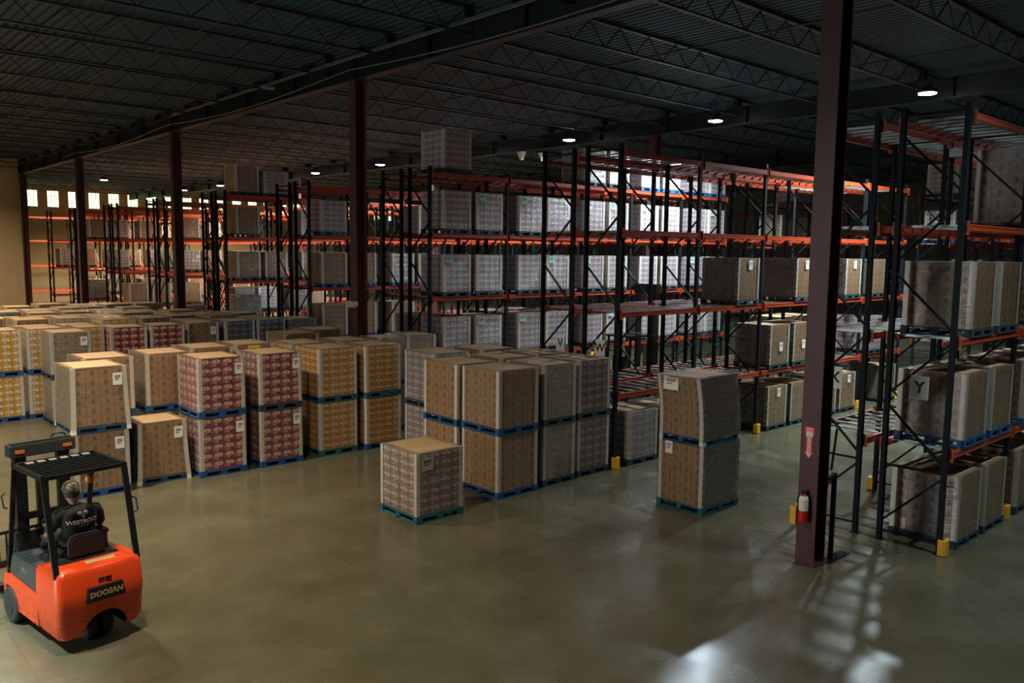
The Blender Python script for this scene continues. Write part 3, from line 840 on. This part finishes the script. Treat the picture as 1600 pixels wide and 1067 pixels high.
# mast
MA = link('mast', None, FK, (0, 0, 0))
m = MB()
for sx in (-1, 1):
    m.box((sx*.30-.035, 1.66, .08), (sx*.30+.035, 1.78, 2.22)); m.box((sx*.22-.03, 1.68, .08), (sx*.22+.03, 1.76, 2.2))
for z in (.3, 1.25): m.box((-.32, 1.66, z), (.32, 1.70, z+.09))
m.box((-.07, 1.69, .2), (.07, 1.76, 1.9))
MA.name = 'mast_unused'; bpy.data.objects.remove(MA)
MA = link('mast', m.mesh('mast', [M_BLACKG]), FK)
m = MB(); m.box((-.40, 1.60, 2.10), (.40, 1.80, 2.26)); m.box((-.37, 1.64, 2.26), (.37, 1.76, 2.285)); hb = link('mast_head', m.mesh('mast_head', [M_CHAR], bevel=.01), MA)
for sx in (-1, 1):
    m = MB(); m.box((sx*.29-.055, 1.588, 2.155), (sx*.29+.055, 1.60, 2.20)); link('reflector', m.mesh('reflector', [M_AMBER]), hb)
m = MB(); m.tube([(.12, 1.7, 2.28), (.16, 1.7, 2.33), (.28, 1.7, 2.33), (.32, 1.7, 2.28)], .012, 8); link('hose', m.mesh('hose', [M_BLACK]), MA)
m = MB()
for z in (.30, .62): m.box((-.55, 1.84, z), (.55, 1.87, z+.09))
for x in (-.2, .2): m.box((x-.04, 1.78, .28), (x+.04, 1.85, .72))
link('carriage', m.mesh('carriage', [M_BLACK]), MA)
m = MB()
for i in range(14): x = -.60+i*1.2/13; m.box((x-.01, 1.85, .66), (x+.01, 1.87, 1.08))
m.box((-.62, 1.85, 1.06), (.62, 1.87, 1.10)); m.box((-.62, 1.85, .64), (.62, 1.87, .68))
link('load_backrest', m.mesh('load_backrest', [M_BLACK]), MA)
for sx in (-1, 1):
    m = MB(); m.prism([(1.87, .72), (1.92, .72), (1.92, .13), (2.98, .10), (2.98, .085), (1.87, .08)], sx*.27-.05, sx*.27+.05, 'x'); link('fork', m.mesh('fork', [M_BLACK], weld=True), MA)
# wheels
def wheel(x, y, r_, w):
    m = MB(); m.lathe((x, y, r_), [(r_*.55, -w/2), (r_*.9, -w/2), (r_, -w/2+.02), (r_, w/2-.02), (r_*.9, w/2), (r_*.55, w/2)], 28, 0, 'x')
    o = link('wheel', m.mesh('wheel', [M_RUBBER], smooth=True), FK)
    m = MB(); m.lathe((x, y, r_), [(r_*.5, -w/2-.004), (r_*.54, w/2+.004)], 20, 0, 'x'); link('hub', m.mesh('hub', [M_BLACK]), o)
for x in (-.06, .12): wheel(x, .34, .20, .13)
for x in (-.45, .45): wheel(x, 1.50, .235, .17)
m = MB(); m.tube([(0, 1.42, .95), (0, 1.30, 1.22)], .03, 10); sc = link('steering_column', m.mesh('steering_column', [M_BLACK], smooth=True), FK)
m = MB(); n = 24; C0 = Vector((-.02, 1.27, 1.26)); ax = Vector((0, -.45, .9)).normalized(); e1 = Vector((1, 0, 0)); e2 = ax.cross(e1)
m.tube([C0+(e1*math.cos(2*math.pi*i/n)+e2*math.sin(2*math.pi*i/n))*.15 for i in range(n+1)], .013, 8, cap=False)
for a in (0, 2.1, 4.2): m.tube([C0, C0+(e1*math.cos(a)+e2*math.sin(a))*.15], .009, 6)
link('steering_wheel', m.mesh('steering_wheel', [M_BLACK], smooth=True), sc)
m = MB(); m.prism([(1.42, .90), (1.60, .90), (1.60, 1.12), (1.46, 1.16)], -.42, .42, 'x'); link('dashboard', m.mesh('dashboard', [M_BLACK], bevel=.01), FK)
for x in (.24, .30, .36):
    m = MB(); m.tube([(x, 1.30, 1.05), (x-.01, 1.24, 1.22)], .008, 6); m.lathe((x-.01, 1.24, 1.22), [(.01, -.01), (.018, 0), (.018, .025), (.006, .035)], 10)
    link('control_lever', m.mesh('control_lever', [M_WHITE]), FK)

# ------------------------------------------------------------------ driver
DR = link('person', None, None, (2.74, 10.42, 0), R(8)); tag(DR, 'person in black lettered T-shirt and camouflage cap driving the orange forklift', 'person')
def skin_mesh(name, verts, edges, mat, sub=2, root=0):
    me = bpy.data.meshes.new(name); me.from_pydata([v[0] for v in verts], [], []) if not edges else me.from_pydata([v[0] for v in verts], edges, [])
    o = bpy.data.objects.new(name, me); COL.objects.link(o)
    md = o.modifiers.new('s', 'SKIN'); md.use_smooth_shade = True; md.branch_smoothing = .4
    lay = me.skin_vertices[0].data if me.skin_vertices else None
    if lay is None:
        bm = bmesh.new(); bm.from_mesh(me); bm.verts.layers.skin.verify(); bm.to_mesh(me); bm.free(); lay = me.skin_vertices[0].data
    for i, v in enumerate(verts):
        rr = v[1]; lay[i].radius = (rr, rr) if not isinstance(rr, tuple) else rr
        lay[i].use_root = (i == root)
    sb = o.modifiers.new('u', 'SUBSURF'); sb.levels = sub; sb.render_levels = sub
    dg = bpy.context.evaluated_depsgraph_get(); out = bpy.data.meshes.new_from_object(o.evaluated_get(dg))
    bpy.data.objects.remove(o); out.materials.clear(); out.materials.append(mat)
    for p in out.polygons: p.use_smooth = True
    return out
V = []; Ed = []
def add(p, r_, parent=None):
    V.append((Vector(p), r_)); i = len(V)-1
    if parent is not None: Ed.append((parent, i))
    return i
pel = add((0, .66, 1.20), .13)
wa = add((0, .62, 1.34), .12, pel); ch = add((-.01, .60, 1.48), .13, wa); nb = add((-.02, .62, 1.60), .065, ch)
nk = add((-.035, .65, 1.665), .052, nb); hd = add((-.045, .67, 1.74), .078, nk); ht = add((-.05, .675, 1.83), .082, hd); hp = add((-.05, .67, 1.89), .055, ht)
nose = add((-.075, .775, 1.765), .013, hd)
chin = add((-.06, .735, 1.70), .035, hd)
for s_ in (-1, 1): add((-.048+s_*.088, .665, 1.775), .016, hd)
for s_, el, wr, hand in ((-1, (-.33, .74, 1.27), (-.20, 1.02, 1.27), (-.17, 1.12, 1.28)), (1, (.31, .72, 1.27), (.27, 1.02, 1.22), (.265, 1.12, 1.23))):
    sh = add((s_*.19-.01, .61, 1.535), .066, ch); e = add(el, .042, sh); w_ = add(wr, .028, e); pm_ = add(hand, .034, w_)
    for q, (dx, dz, ln) in enumerate(((-.028, .012, .055), (-.009, .018, .065), (.010, .016, .060), (.028, .008, .048))):
        a = add((hand[0]+dx, hand[1]+.045, hand[2]+dz), .0105, pm_); b_ = add((hand[0]+dx, hand[1]+.045+ln*.55, hand[2]+dz-.018), .009, a); add((hand[0]+dx, hand[1]+.035+ln*.5, hand[2]+dz-.042), .008, b_)
    a = add((hand[0]-s_*.042, hand[1]+.01, hand[2]-.008), .012, pm_); add((hand[0]-s_*.055, hand[1]+.042, hand[2]-.015), .010, a)
for s_ in (-1, 1):
    h_ = add((s_*.10, .72, 1.17), .085, pel); kn = add((s_*.15, 1.10, 1.16), .058, h_); an = add((s_*.15, 1.30, .99), .036, kn); add((s_*.15, 1.40, .97), .036, an)
link('body', skin_mesh('body', V, Ed, M_SKIN), DR)
# shirt: lofted torso with sleeves
def loft(m, rings, n=28):
    R_ = []
    for c, a, b in rings: R_.append([Vector((c[0]+a*math.cos(2*math.pi*k/n), c[1]+b*math.sin(2*math.pi*k/n), c[2])) for k in range(n)])
    for A, B in zip(R_, R_[1:]):
        for k in range(n):
            j = (k+1) % n; m.face([A[k], A[j], B[j], B[k]])
    m.face(R_[0][::-1]); m.face(R_[-1])
TR = [((0, .665, 1.12), .19, .155), ((0, .64, 1.22), .19, .15), ((0, .615, 1.34), .195, .148), ((-.005, .60, 1.45), .215, .148), ((-.01, .60, 1.53), .225, .135), ((-.01, .605, 1.585), .19, .105), ((-.015, .62, 1.62), .10, .075), ((-.02, .63, 1.64), .066, .06)]
m = MB(); loft(m, TR)
for s_, el in ((-1, (-.31, .715, 1.33)), (1, (.295, .70, 1.33))):
    m.tube([(s_*.14-.01, .605, 1.555), (s_*.215-.01, .615, 1.53), (s_*.255, .65, 1.45), el], [.07, .078, .07, .06], 14)
sh = link('t_shirt', m.mesh('t_shirt', [M_SHIRT], smooth=True), DR)
def on_back(me, cz):
    for v in me.vertices:
        x, yv, z = v.co.x, v.co.y, v.co.z
        zz = cz+yv
        # interpolate torso ring
        for (c0, a0, b0), (c1, a1, b1) in zip(TR, TR[1:]):
            if c0[2] <= zz <= c1[2]:
                t_ = (zz-c0[2])/(c1[2]-c0[2]); a = a0+(a1-a0)*t_; b = b0+(b1-b0)*t_; cy = c0[1]+(c1[1]-c0[1])*t_; cx = c0[0]+(c1[0]-c0[0])*t_; break
        q = max(0, 1-((x-cx)/a)**2)
        v.co = (x, cy-b*math.sqrt(q)-.006-z*.2, zz)
    return me
link('shirt_lettering', on_back(text_mesh('WESTROCK', .070, M_WHITE, .001, bold=.002), 1.442), sh)
link('shirt_lettering', on_back(text_mesh('COFFEE', .022, M_WHITE, .001, spacing=1.7), 1.392), sh)
m = MB()  # two-lobed leaf emblem
for s_ in (-1, 1):
    m.face([(s_*x, y, 0) for x, y in ((.003, -.010), (.003, .022), (.016, .036), (.038, .040), (.060, .030), (.066, .012), (.052, -.004), (.026, -.010))][::s_])
m.face([(-.012, -.014, 0), (.012, -.014, 0), (.016, -.032, 0), (0, -.046, 0), (-.016, -.032, 0)][::-1])
link('shirt_emblem', on_back(m.mesh('shirt_emblem', [M_WHITE]), 1.532), sh)
m = MB()
for s_ in (-1, 1): m.tube([(s_*.09, .66, 1.18), (s_*.11, .82, 1.18), (s_*.15, 1.10, 1.16), (s_*.15, 1.20, 1.08), (s_*.15, 1.29, 1.0)], [.10, .098, .075, .062, .052], 14)
link('trousers', m.mesh('trousers', [M_TROUS], smooth=True), DR)
for s_ in (-1, 1):
    m = MB(); m.tube([(s_*.15, 1.26, .985), (s_*.15, 1.34, .97), (s_*.15, 1.46, .96)], [.05, .048, .032], 12); link('shoe', m.mesh('shoe', [M_BLACK], smooth=True), DR)
m = MB(); m.lathe((-.05, .672, 1.80), [(.098, 0), (.099, .04), (.09, .08), (.065, .112), (.02, .128)], 24)
m.prism([(-.085, .06), (-.06, .15), (0, .17), (.06, .15), (.085, .06)], 1.80, 1.812, 'z')
for f in range(len(m.v)-10, len(m.v)): pass
cap = m.mesh('cap', [M_CAMO], smooth=True)
cap2 = cap
for v in cap2.vertices:
    if v.co.z < 1.813 and abs(v.co.x) < .09 and v.co.y < .2: v.co = (v.co.x-.05, v.co.y+.672, v.co.z)
link('cap', cap2, DR)
m = MB(); m.lathe((-.046, .655, 1.725), [(.075, 0), (.088, .03), (.092, .08)], 20); link('hair', m.mesh('hair', [plain('brown_hair', (.05, .03, .02), .8)], smooth=True), DR)
for s_ in (-1, 1):
    m = MB(); m.lathe((-.062+s_*.03, .742, 1.785), [(.003, -.008), (.010, -.003), (.010, .003), (.003, .008)], 10, 0, 'y'); link('eye', m.mesh('eye', [M_WHITE], smooth=True), DR)

# ------------------------------------------------------------------ column fittings
cx = 11.91-.17
def text_on_x(txt, size, mat, parent, loc, **k):
    t = link('lettering', text_mesh(txt, size, mat, .0008, **k), parent, loc); t.rotation_euler = (R(90), 0, R(-90)); return t
sg = link('extinguisher_sign', None, None, (cx-.001, 6.20, 1.70)); sg.scale = (1, .85, .76); tag(sg, 'red and white downward arrow sign on the maroon column', 'sign')
def arrow(w, h, head, hw, x0, x1, mat, name, top=.15):
    m = MB(); P = [(-top/2, h), (top/2, h), (top/2, h-.17), (w/2, h-.19), (w/2, head), (hw/2, head), (0, 0), (-hw/2, head), (-w/2, head), (-w/2, h-.19), (-top/2, h-.17)]
    m.prism(P, x0, x1, 'x'); return m.mesh(name, [mat], weld=True)
link('arrow_plate', arrow(.13, .66, .13, .20, -.006, 0, M_SIGNRED, 'arrow_plate', .19), sg)
link('arrow_face', arrow(.062, .61, .11, .11, -.009, -.006, M_LABEL, 'arrow_face', .125), sg, (0, 0, .015))
text_on_x('FIRE', .06, M_SIGNRED, sg, (-.010, 0, .575), bold=.002)
for i, c_ in enumerate('EXTINGUISHER'): text_on_x(c_, .040, M_SIGNRED, sg, (-.010, 0, .455-.030*i), bold=.0015)
ex = link('fire_extinguisher', None, None, (cx-.085, 6.20, .70)); ex.scale = (.9, .9, .9); tag(ex, 'red fire extinguisher with pale label hanging on the maroon column', 'fire extinguisher')
m = MB(); m.lathe((0, 0, 0), [(.06, 0), (.078, .015), (.078, .42), (.06, .47), (.028, .50)], 24); cy = link('cylinder', m.mesh('cylinder', [M_RED], smooth=True), ex)
m = MB(); m.lathe((0, 0, .22), [(.0795, 0), (.0795, .20), (.062, .252)], 24); link('paper_label', m.mesh('paper_label', [M_LABEL]), cy)
m = MB(); m.lathe((0, 0, .49), [(.022, 0), (.022, .05)], 12); m.box((-.09, -.012, .545), (.04, .012, .56)); m.bar((-.02, 0, .53), (-.10, 0, .60), .018); link('valve_handle', m.mesh('valve_handle', [M_CHAR]), ex)
m = MB(); m.tube([(0, .03, .52), (0, .09, .50), (0, .11, .40), (0, .10, .15)], .011, 8); link('hose', m.mesh('hose', [M_BLACK], smooth=True), ex)
m = MB(); m.box((.06, -.03, .30), (.085, .03, .56)); link('wall_bracket', m.mesh('wall_bracket', [M_CHAR]), ex)
m = MB(); m.box((-.004, -.05, 0), (.12, -.03, .28)); m.box((-.012, -.05, 0), (-.004, .05, .28))
yb = link('column_guard', m.mesh('column_guard', [M_YEL]), None, (11.72, 6.40, .62)); tag(yb, 'yellow guard plate on the left edge of the maroon column', 'guard plate')
gf = link('guard_frame', None, None, (12.22, 6.02, 0)); tag(gf, 'dark low steel guard frame on the floor right of the maroon column', 'guard frame')
m = MB(); m.box((-.10, -.07, 0), (.55, .10, .02)); link('base_plate', m.mesh('base_plate', [M_POST]), gf)
m = MB(); m.box((0, -.03, .02), (.06, .03, 1.42)); link('post', m.mesh('post', [M_POST]), gf)
m = MB(); m.bar((.03, 0, 1.40), (-.14, .02, 1.34), .05); link('strut', m.mesh('strut', [M_POST]), gf)
m = MB(); m.bar((-.13, -.02, 1.5), (-.05, -.04, 2.15), .045, .02); link('bent_strap', m.mesh('bent_strap', [M_COLUMN]), gf)
el = link('emergency_light', None, None, (11.72, 19.55, 3.28)); tag(el, 'beige twin-head emergency light on the steel column behind the stacks', 'emergency light')
m = MB(); m.box((-.10, -.16, 0), (0, .16, .17)); link('housing', m.mesh('housing', [plain('beige_plastic', (.55, .47, .33), .5)], bevel=.01), el)
for s_ in (-1, 1):
    m = MB(); m.lathe((-.05, s_*.20, .10), [(.03, -.06), (.07, .02), (.07, .04)], 16, 0, 'x'); link('lamp_head', m.mesh('lamp_head', [plain('beige_lamp', (.60, .55, .40), .4)], smooth=True), el)
for i, (x, y) in enumerate(((23.35, 25.57), (24.25, 25.25))):
    o = link('pendant_lamp', None, None, (x, y, 8.62)); tag(o, 'small white unlit cone lamp under the roof, %s of the two' % ('left', 'right')[i], 'ceiling lamp', 'unlit cone lamps')
    m = MB(); m.lathe((0, 0, 0), [(.07, 0), (.20, .32), (.19, .33), (.03, .34)], 16); link('shade', m.mesh('shade', [plain('white_enamel', (.7, .7, .66), .5)], smooth=True), o)
    m = MB(); m.tube([(0, 0, .33), (0, 0, .9)], .012, 6); link('stem', m.mesh('stem', [M_CHAR]), o)
o = link('roof_sensor', None, None, (11.0, 22.9, 9.42)); tag(o, 'small pale box hanging from a roof joist left of the girder', 'ceiling sensor')
m = MB(); m.box((-.16, -.1, 0), (.16, .1, .07)); link('housing', m.mesh('housing', [plain('pale_box', (.25, .26, .25), .5)], bevel=.01), o)
m = MB(); m.tube([(0, 0, .07), (0, 0, .2)], .01, 6); link('stem', m.mesh('stem', [M_CHAR]), o)
# conduits sagging along the girder
def cable(name, pts, r_, label):
    m = MB(); m.tube(pts, r_, 6); o = link(name, m.mesh(name, [plain('grey_conduit', (.10, .11, .12), .4)], smooth=True)); tag(o, kind='structure'); return o
P_ = []
for i in range(41):
    y = 4+i*1.1; P_.append((11.60, y, 9.52-.22*abs(math.sin(math.pi*(y-6.19)/13.36))))
cable('conduit', P_, .018, 'pale cable sagging along the near side of the main roof girder')
cable('conduit', [(11.52, -6+i*2.0, 9.80) for i in range(20)], .022, 'straight upper pipe beside the main roof girder')
cable('conduit', [(11.40, -6+i*2.0, 9.70) for i in range(20)], .022, 'straight lower pipe beside the main roof girder')

# reach truck in the aisle between V and U racks
RT = link('reach_truck', None, None, (20.2, 16.9, 0), R(-90)); tag(RT, 'dark reach truck with tall mast in the aisle beyond sign W', 'reach truck')
m = MB(); m.prism([(-.6, .12), (.7, .12), (.7, .55), (.45, .62), (.40, 1.05), (-.6, 1.15)], -.5, .5, 'x'); link('chassis', m.mesh('chassis', [M_CHAR], bevel=.02, smooth=True), RT)
for sx in (-1, 1):
    m = MB(); m.box((sx*.34-.06, .72, .1), (sx*.34+.06, .90, 3.80)); link('mast_rail', m.mesh('mast_rail', [M_BLACKG]), RT)
    m = MB(); m.box((sx*.42-.07, .7, .08), (sx*.42+.07, 1.9, .24)); link('support_leg', m.mesh('support_leg', [M_CHAR]), RT)
    m = MB(); m.bar((sx*.45, -.55, 1.1), (sx*.45, -.5, 2.25), .06); link('guard_post', m.mesh('guard_post', [M_BLACKG]), RT)
m = MB(); m.box((-.5, -.6, 2.22), (.5, .72, 2.28)); link('overhead_guard', m.mesh('overhead_guard', [M_BLACKG]), RT)
m = MB(); m.box((-.46, .70, 3.55), (.46, .92, 3.86)); link('mast_head', m.mesh('mast_head', [M_BLACKG]), RT)
m = MB(); m.box((-.45, .92, .2), (.45, .98, .8)); link('carriage', m.mesh('carriage', [M_BLACK]), RT)
for sx in (-1, 1):
    m = MB(); m.prism([(.98, .7), (1.02, .7), (1.02, .32), (2.0, .29), (2.0, .27), (.98, .26)], sx*.22-.05, sx*.22+.05, 'x'); link('fork', m.mesh('fork', [M_BLACK], weld=True), RT)
    m = MB(); m.lathe((sx*.42, 1.75, .12), [(.12, -.05), (.12, .05)], 18, 0, 'x'); link('wheel', m.mesh('wheel', [M_RUBBER]), RT)
m = MB(); m.lathe((0, -.3, .16), [(.16, -.07), (.16, .07)], 20, 0, 'x'); link('wheel', m.mesh('wheel', [M_RUBBER]), RT)
m = MB(); m.prism([(-.55, 1.15), (-.1, 1.1), (-.1, 1.2), (-.4, 1.22), (-.45, 1.6), (-.55, 1.62)], -.25, .25, 'x'); link('seat', m.mesh('seat', [M_BLACK], bevel=.02), RT)


# ------------------------------------------------------------------ ceiling lamps
def lamp_meshes(mat):
    h = MB(); h.lathe((0, 0, 0), [(.06, .34), (.10, .33), (.13, .16), (.24, .10), (.26, .02), (.24, .0)], 24)
    g = MB(); g.lathe((0, 0, 0), [(.23, -.005), (.23, -.02), (.18, -.03), (.01, -.032)], 24)
    c = MB(); c.tube([(0, 0, .34), (0, 0, .5), (0, 0, .62)], .012, 6)
    return h.mesh('housing', [M_CHAR], smooth=True), g.mesh('lens', [mat], smooth=True), c.mesh('hanger', [M_CHAR])
LC = lamp_meshes(M_LED); LW_ = lamp_meshes(M_LEDW)
def lamp(x, y, z, power, color, meshes, label, group='high bay lamps', spread=112, r=.28):
    o = link('high_bay_lamp', None, None, (x, y, z)); tag(o, label, 'ceiling lamp', group)
    link('housing', meshes[0], o); link('lens', meshes[1], o); link('hanger', meshes[2], o)
    L = bpy.data.lights.new('lamp_light', 'AREA'); L.shape = 'DISK'; L.size = r*2; L.energy = power; L.color = color; L.spread = R(spread)
    lo = link('lamp_light', L, o, (0, 0, -.06)); lo.data.cycles.max_bounces = 1024
    return o
COOL = (.76, .93, 1.0); WARM = (1.0, .83, .62)
for i in range(9):
    y = 9.75+6.87*i
    warm = i > 4
    lamp(24.0, y, 9.3, 2400 if warm else 1650, (WARM if warm else COOL), LC, spread=150, label= 'bright white high bay lamp over the racking aisles, %s from the right' % ORD[i])
for i in range(7):
    y = 9.4+7*i
    lamp(2.4 if i < 1 else 3.0, y, 9.3, (680 if i == 0 else 600 if i < 2 else 440 if i < 4 else 1000 if i < 6 else 1900), WARM, LW_, 'warm high bay lamp over the open floor, %s from the viewer' % ORD[i], 'lamps over the open floor',
         spread=155 if i == 0 else 106 if i < 4 else 120 if i < 6 else 160)
lamp(17.5, 62, 9.5, 4200, WARM, LC, 'warm lamp glowing near the high windows at the far left', 'distant lamps', spread=160)
lamp(30, 70, 9.3, 4500, WARM, LC, 'added warm fill lamp brightening the far wall behind the racks', 'distant lamps', spread=160)  # extra lamp added to brighten the tan far wall
lamp(-2.5, 11.2, 9.3, 1900, (.78, .90, 1), LC, 'added unseen cool lamp for the pale floor pool left of the forklift', 'lamps over the open floor', spread=62)  # added out of frame to throw a pale pool on the floor
for j, (x, y) in enumerate([(45, 9.75), (45, 23.5), (45, 37.2), (40, 51), (40, 64.7)]):
    lamp(x, y, 9.3, 700, COOL if j < 3 else WARM, LC, 'small distant high bay lamp over the rear racks, %s from the right' % ORD[j], 'distant lamps')
lamp(24.0, 2.6, 9.3, 500, COOL, LC, 'high bay lamp over the aisle beside rack Y', 'high bay lamps', spread=150)
lamp(13.5, 2.2, 9.3, 170, COOL, LC, 'added unseen cool fill lamp over the open floor before rack Y', 'high bay lamps')  # out-of-frame fill, added to lift the dark floor on the right

# ------------------------------------------------------------------ camera
F = 1287.; YAW = .8396; P = .1071; RO = .01156; H = 4.8
fw = Vector((math.cos(P)*math.cos(YAW), math.cos(P)*math.sin(YAW), -math.sin(P)))
r = fw.cross(Vector((0, 0, 1))).normalized(); u = r.cross(fw)
r, u = r*math.cos(RO)+u*math.sin(RO), -r*math.sin(RO)+u*math.cos(RO)
cd = bpy.data.cameras.new('camera'); cam = bpy.data.objects.new('camera', cd); COL.objects.link(cam)
cam.matrix_world = Matrix(((r.x, u.x, -fw.x, 0), (r.y, u.y, -fw.y, 0), (r.z, u.z, -fw.z, H), (0, 0, 0, 1)))
cd.sensor_width = 36; cd.lens = F*36/1600; cd.clip_end = 300; cd.clip_start = .05
SC.camera = cam
w = bpy.data.worlds.new('world'); SC.world = w; w.use_nodes = True
w.node_tree.nodes['Background'].inputs[0].default_value = (.3, .36, .4, 1); w.node_tree.nodes['Background'].inputs[1].default_value = .02
SC.view_settings.view_transform = 'Standard'; SC.view_settings.look = 'None'
SC.view_settings.exposure = -.18; SC.view_settings.gamma = 1; SC.view_settings.use_curve_mapping = False
SC.cycles.max_bounces = 6; SC.cycles.transparent_max_bounces = 24; SC.cycles.diffuse_bounces = 3; SC.cycles.glossy_bounces = 3
SC.cycles.sample_clamp_indirect = 4; SC.cycles.caustics_reflective = False; SC.cycles.caustics_refractive = False
print('loads', NLOAD, 'objects', len(SC.objects))
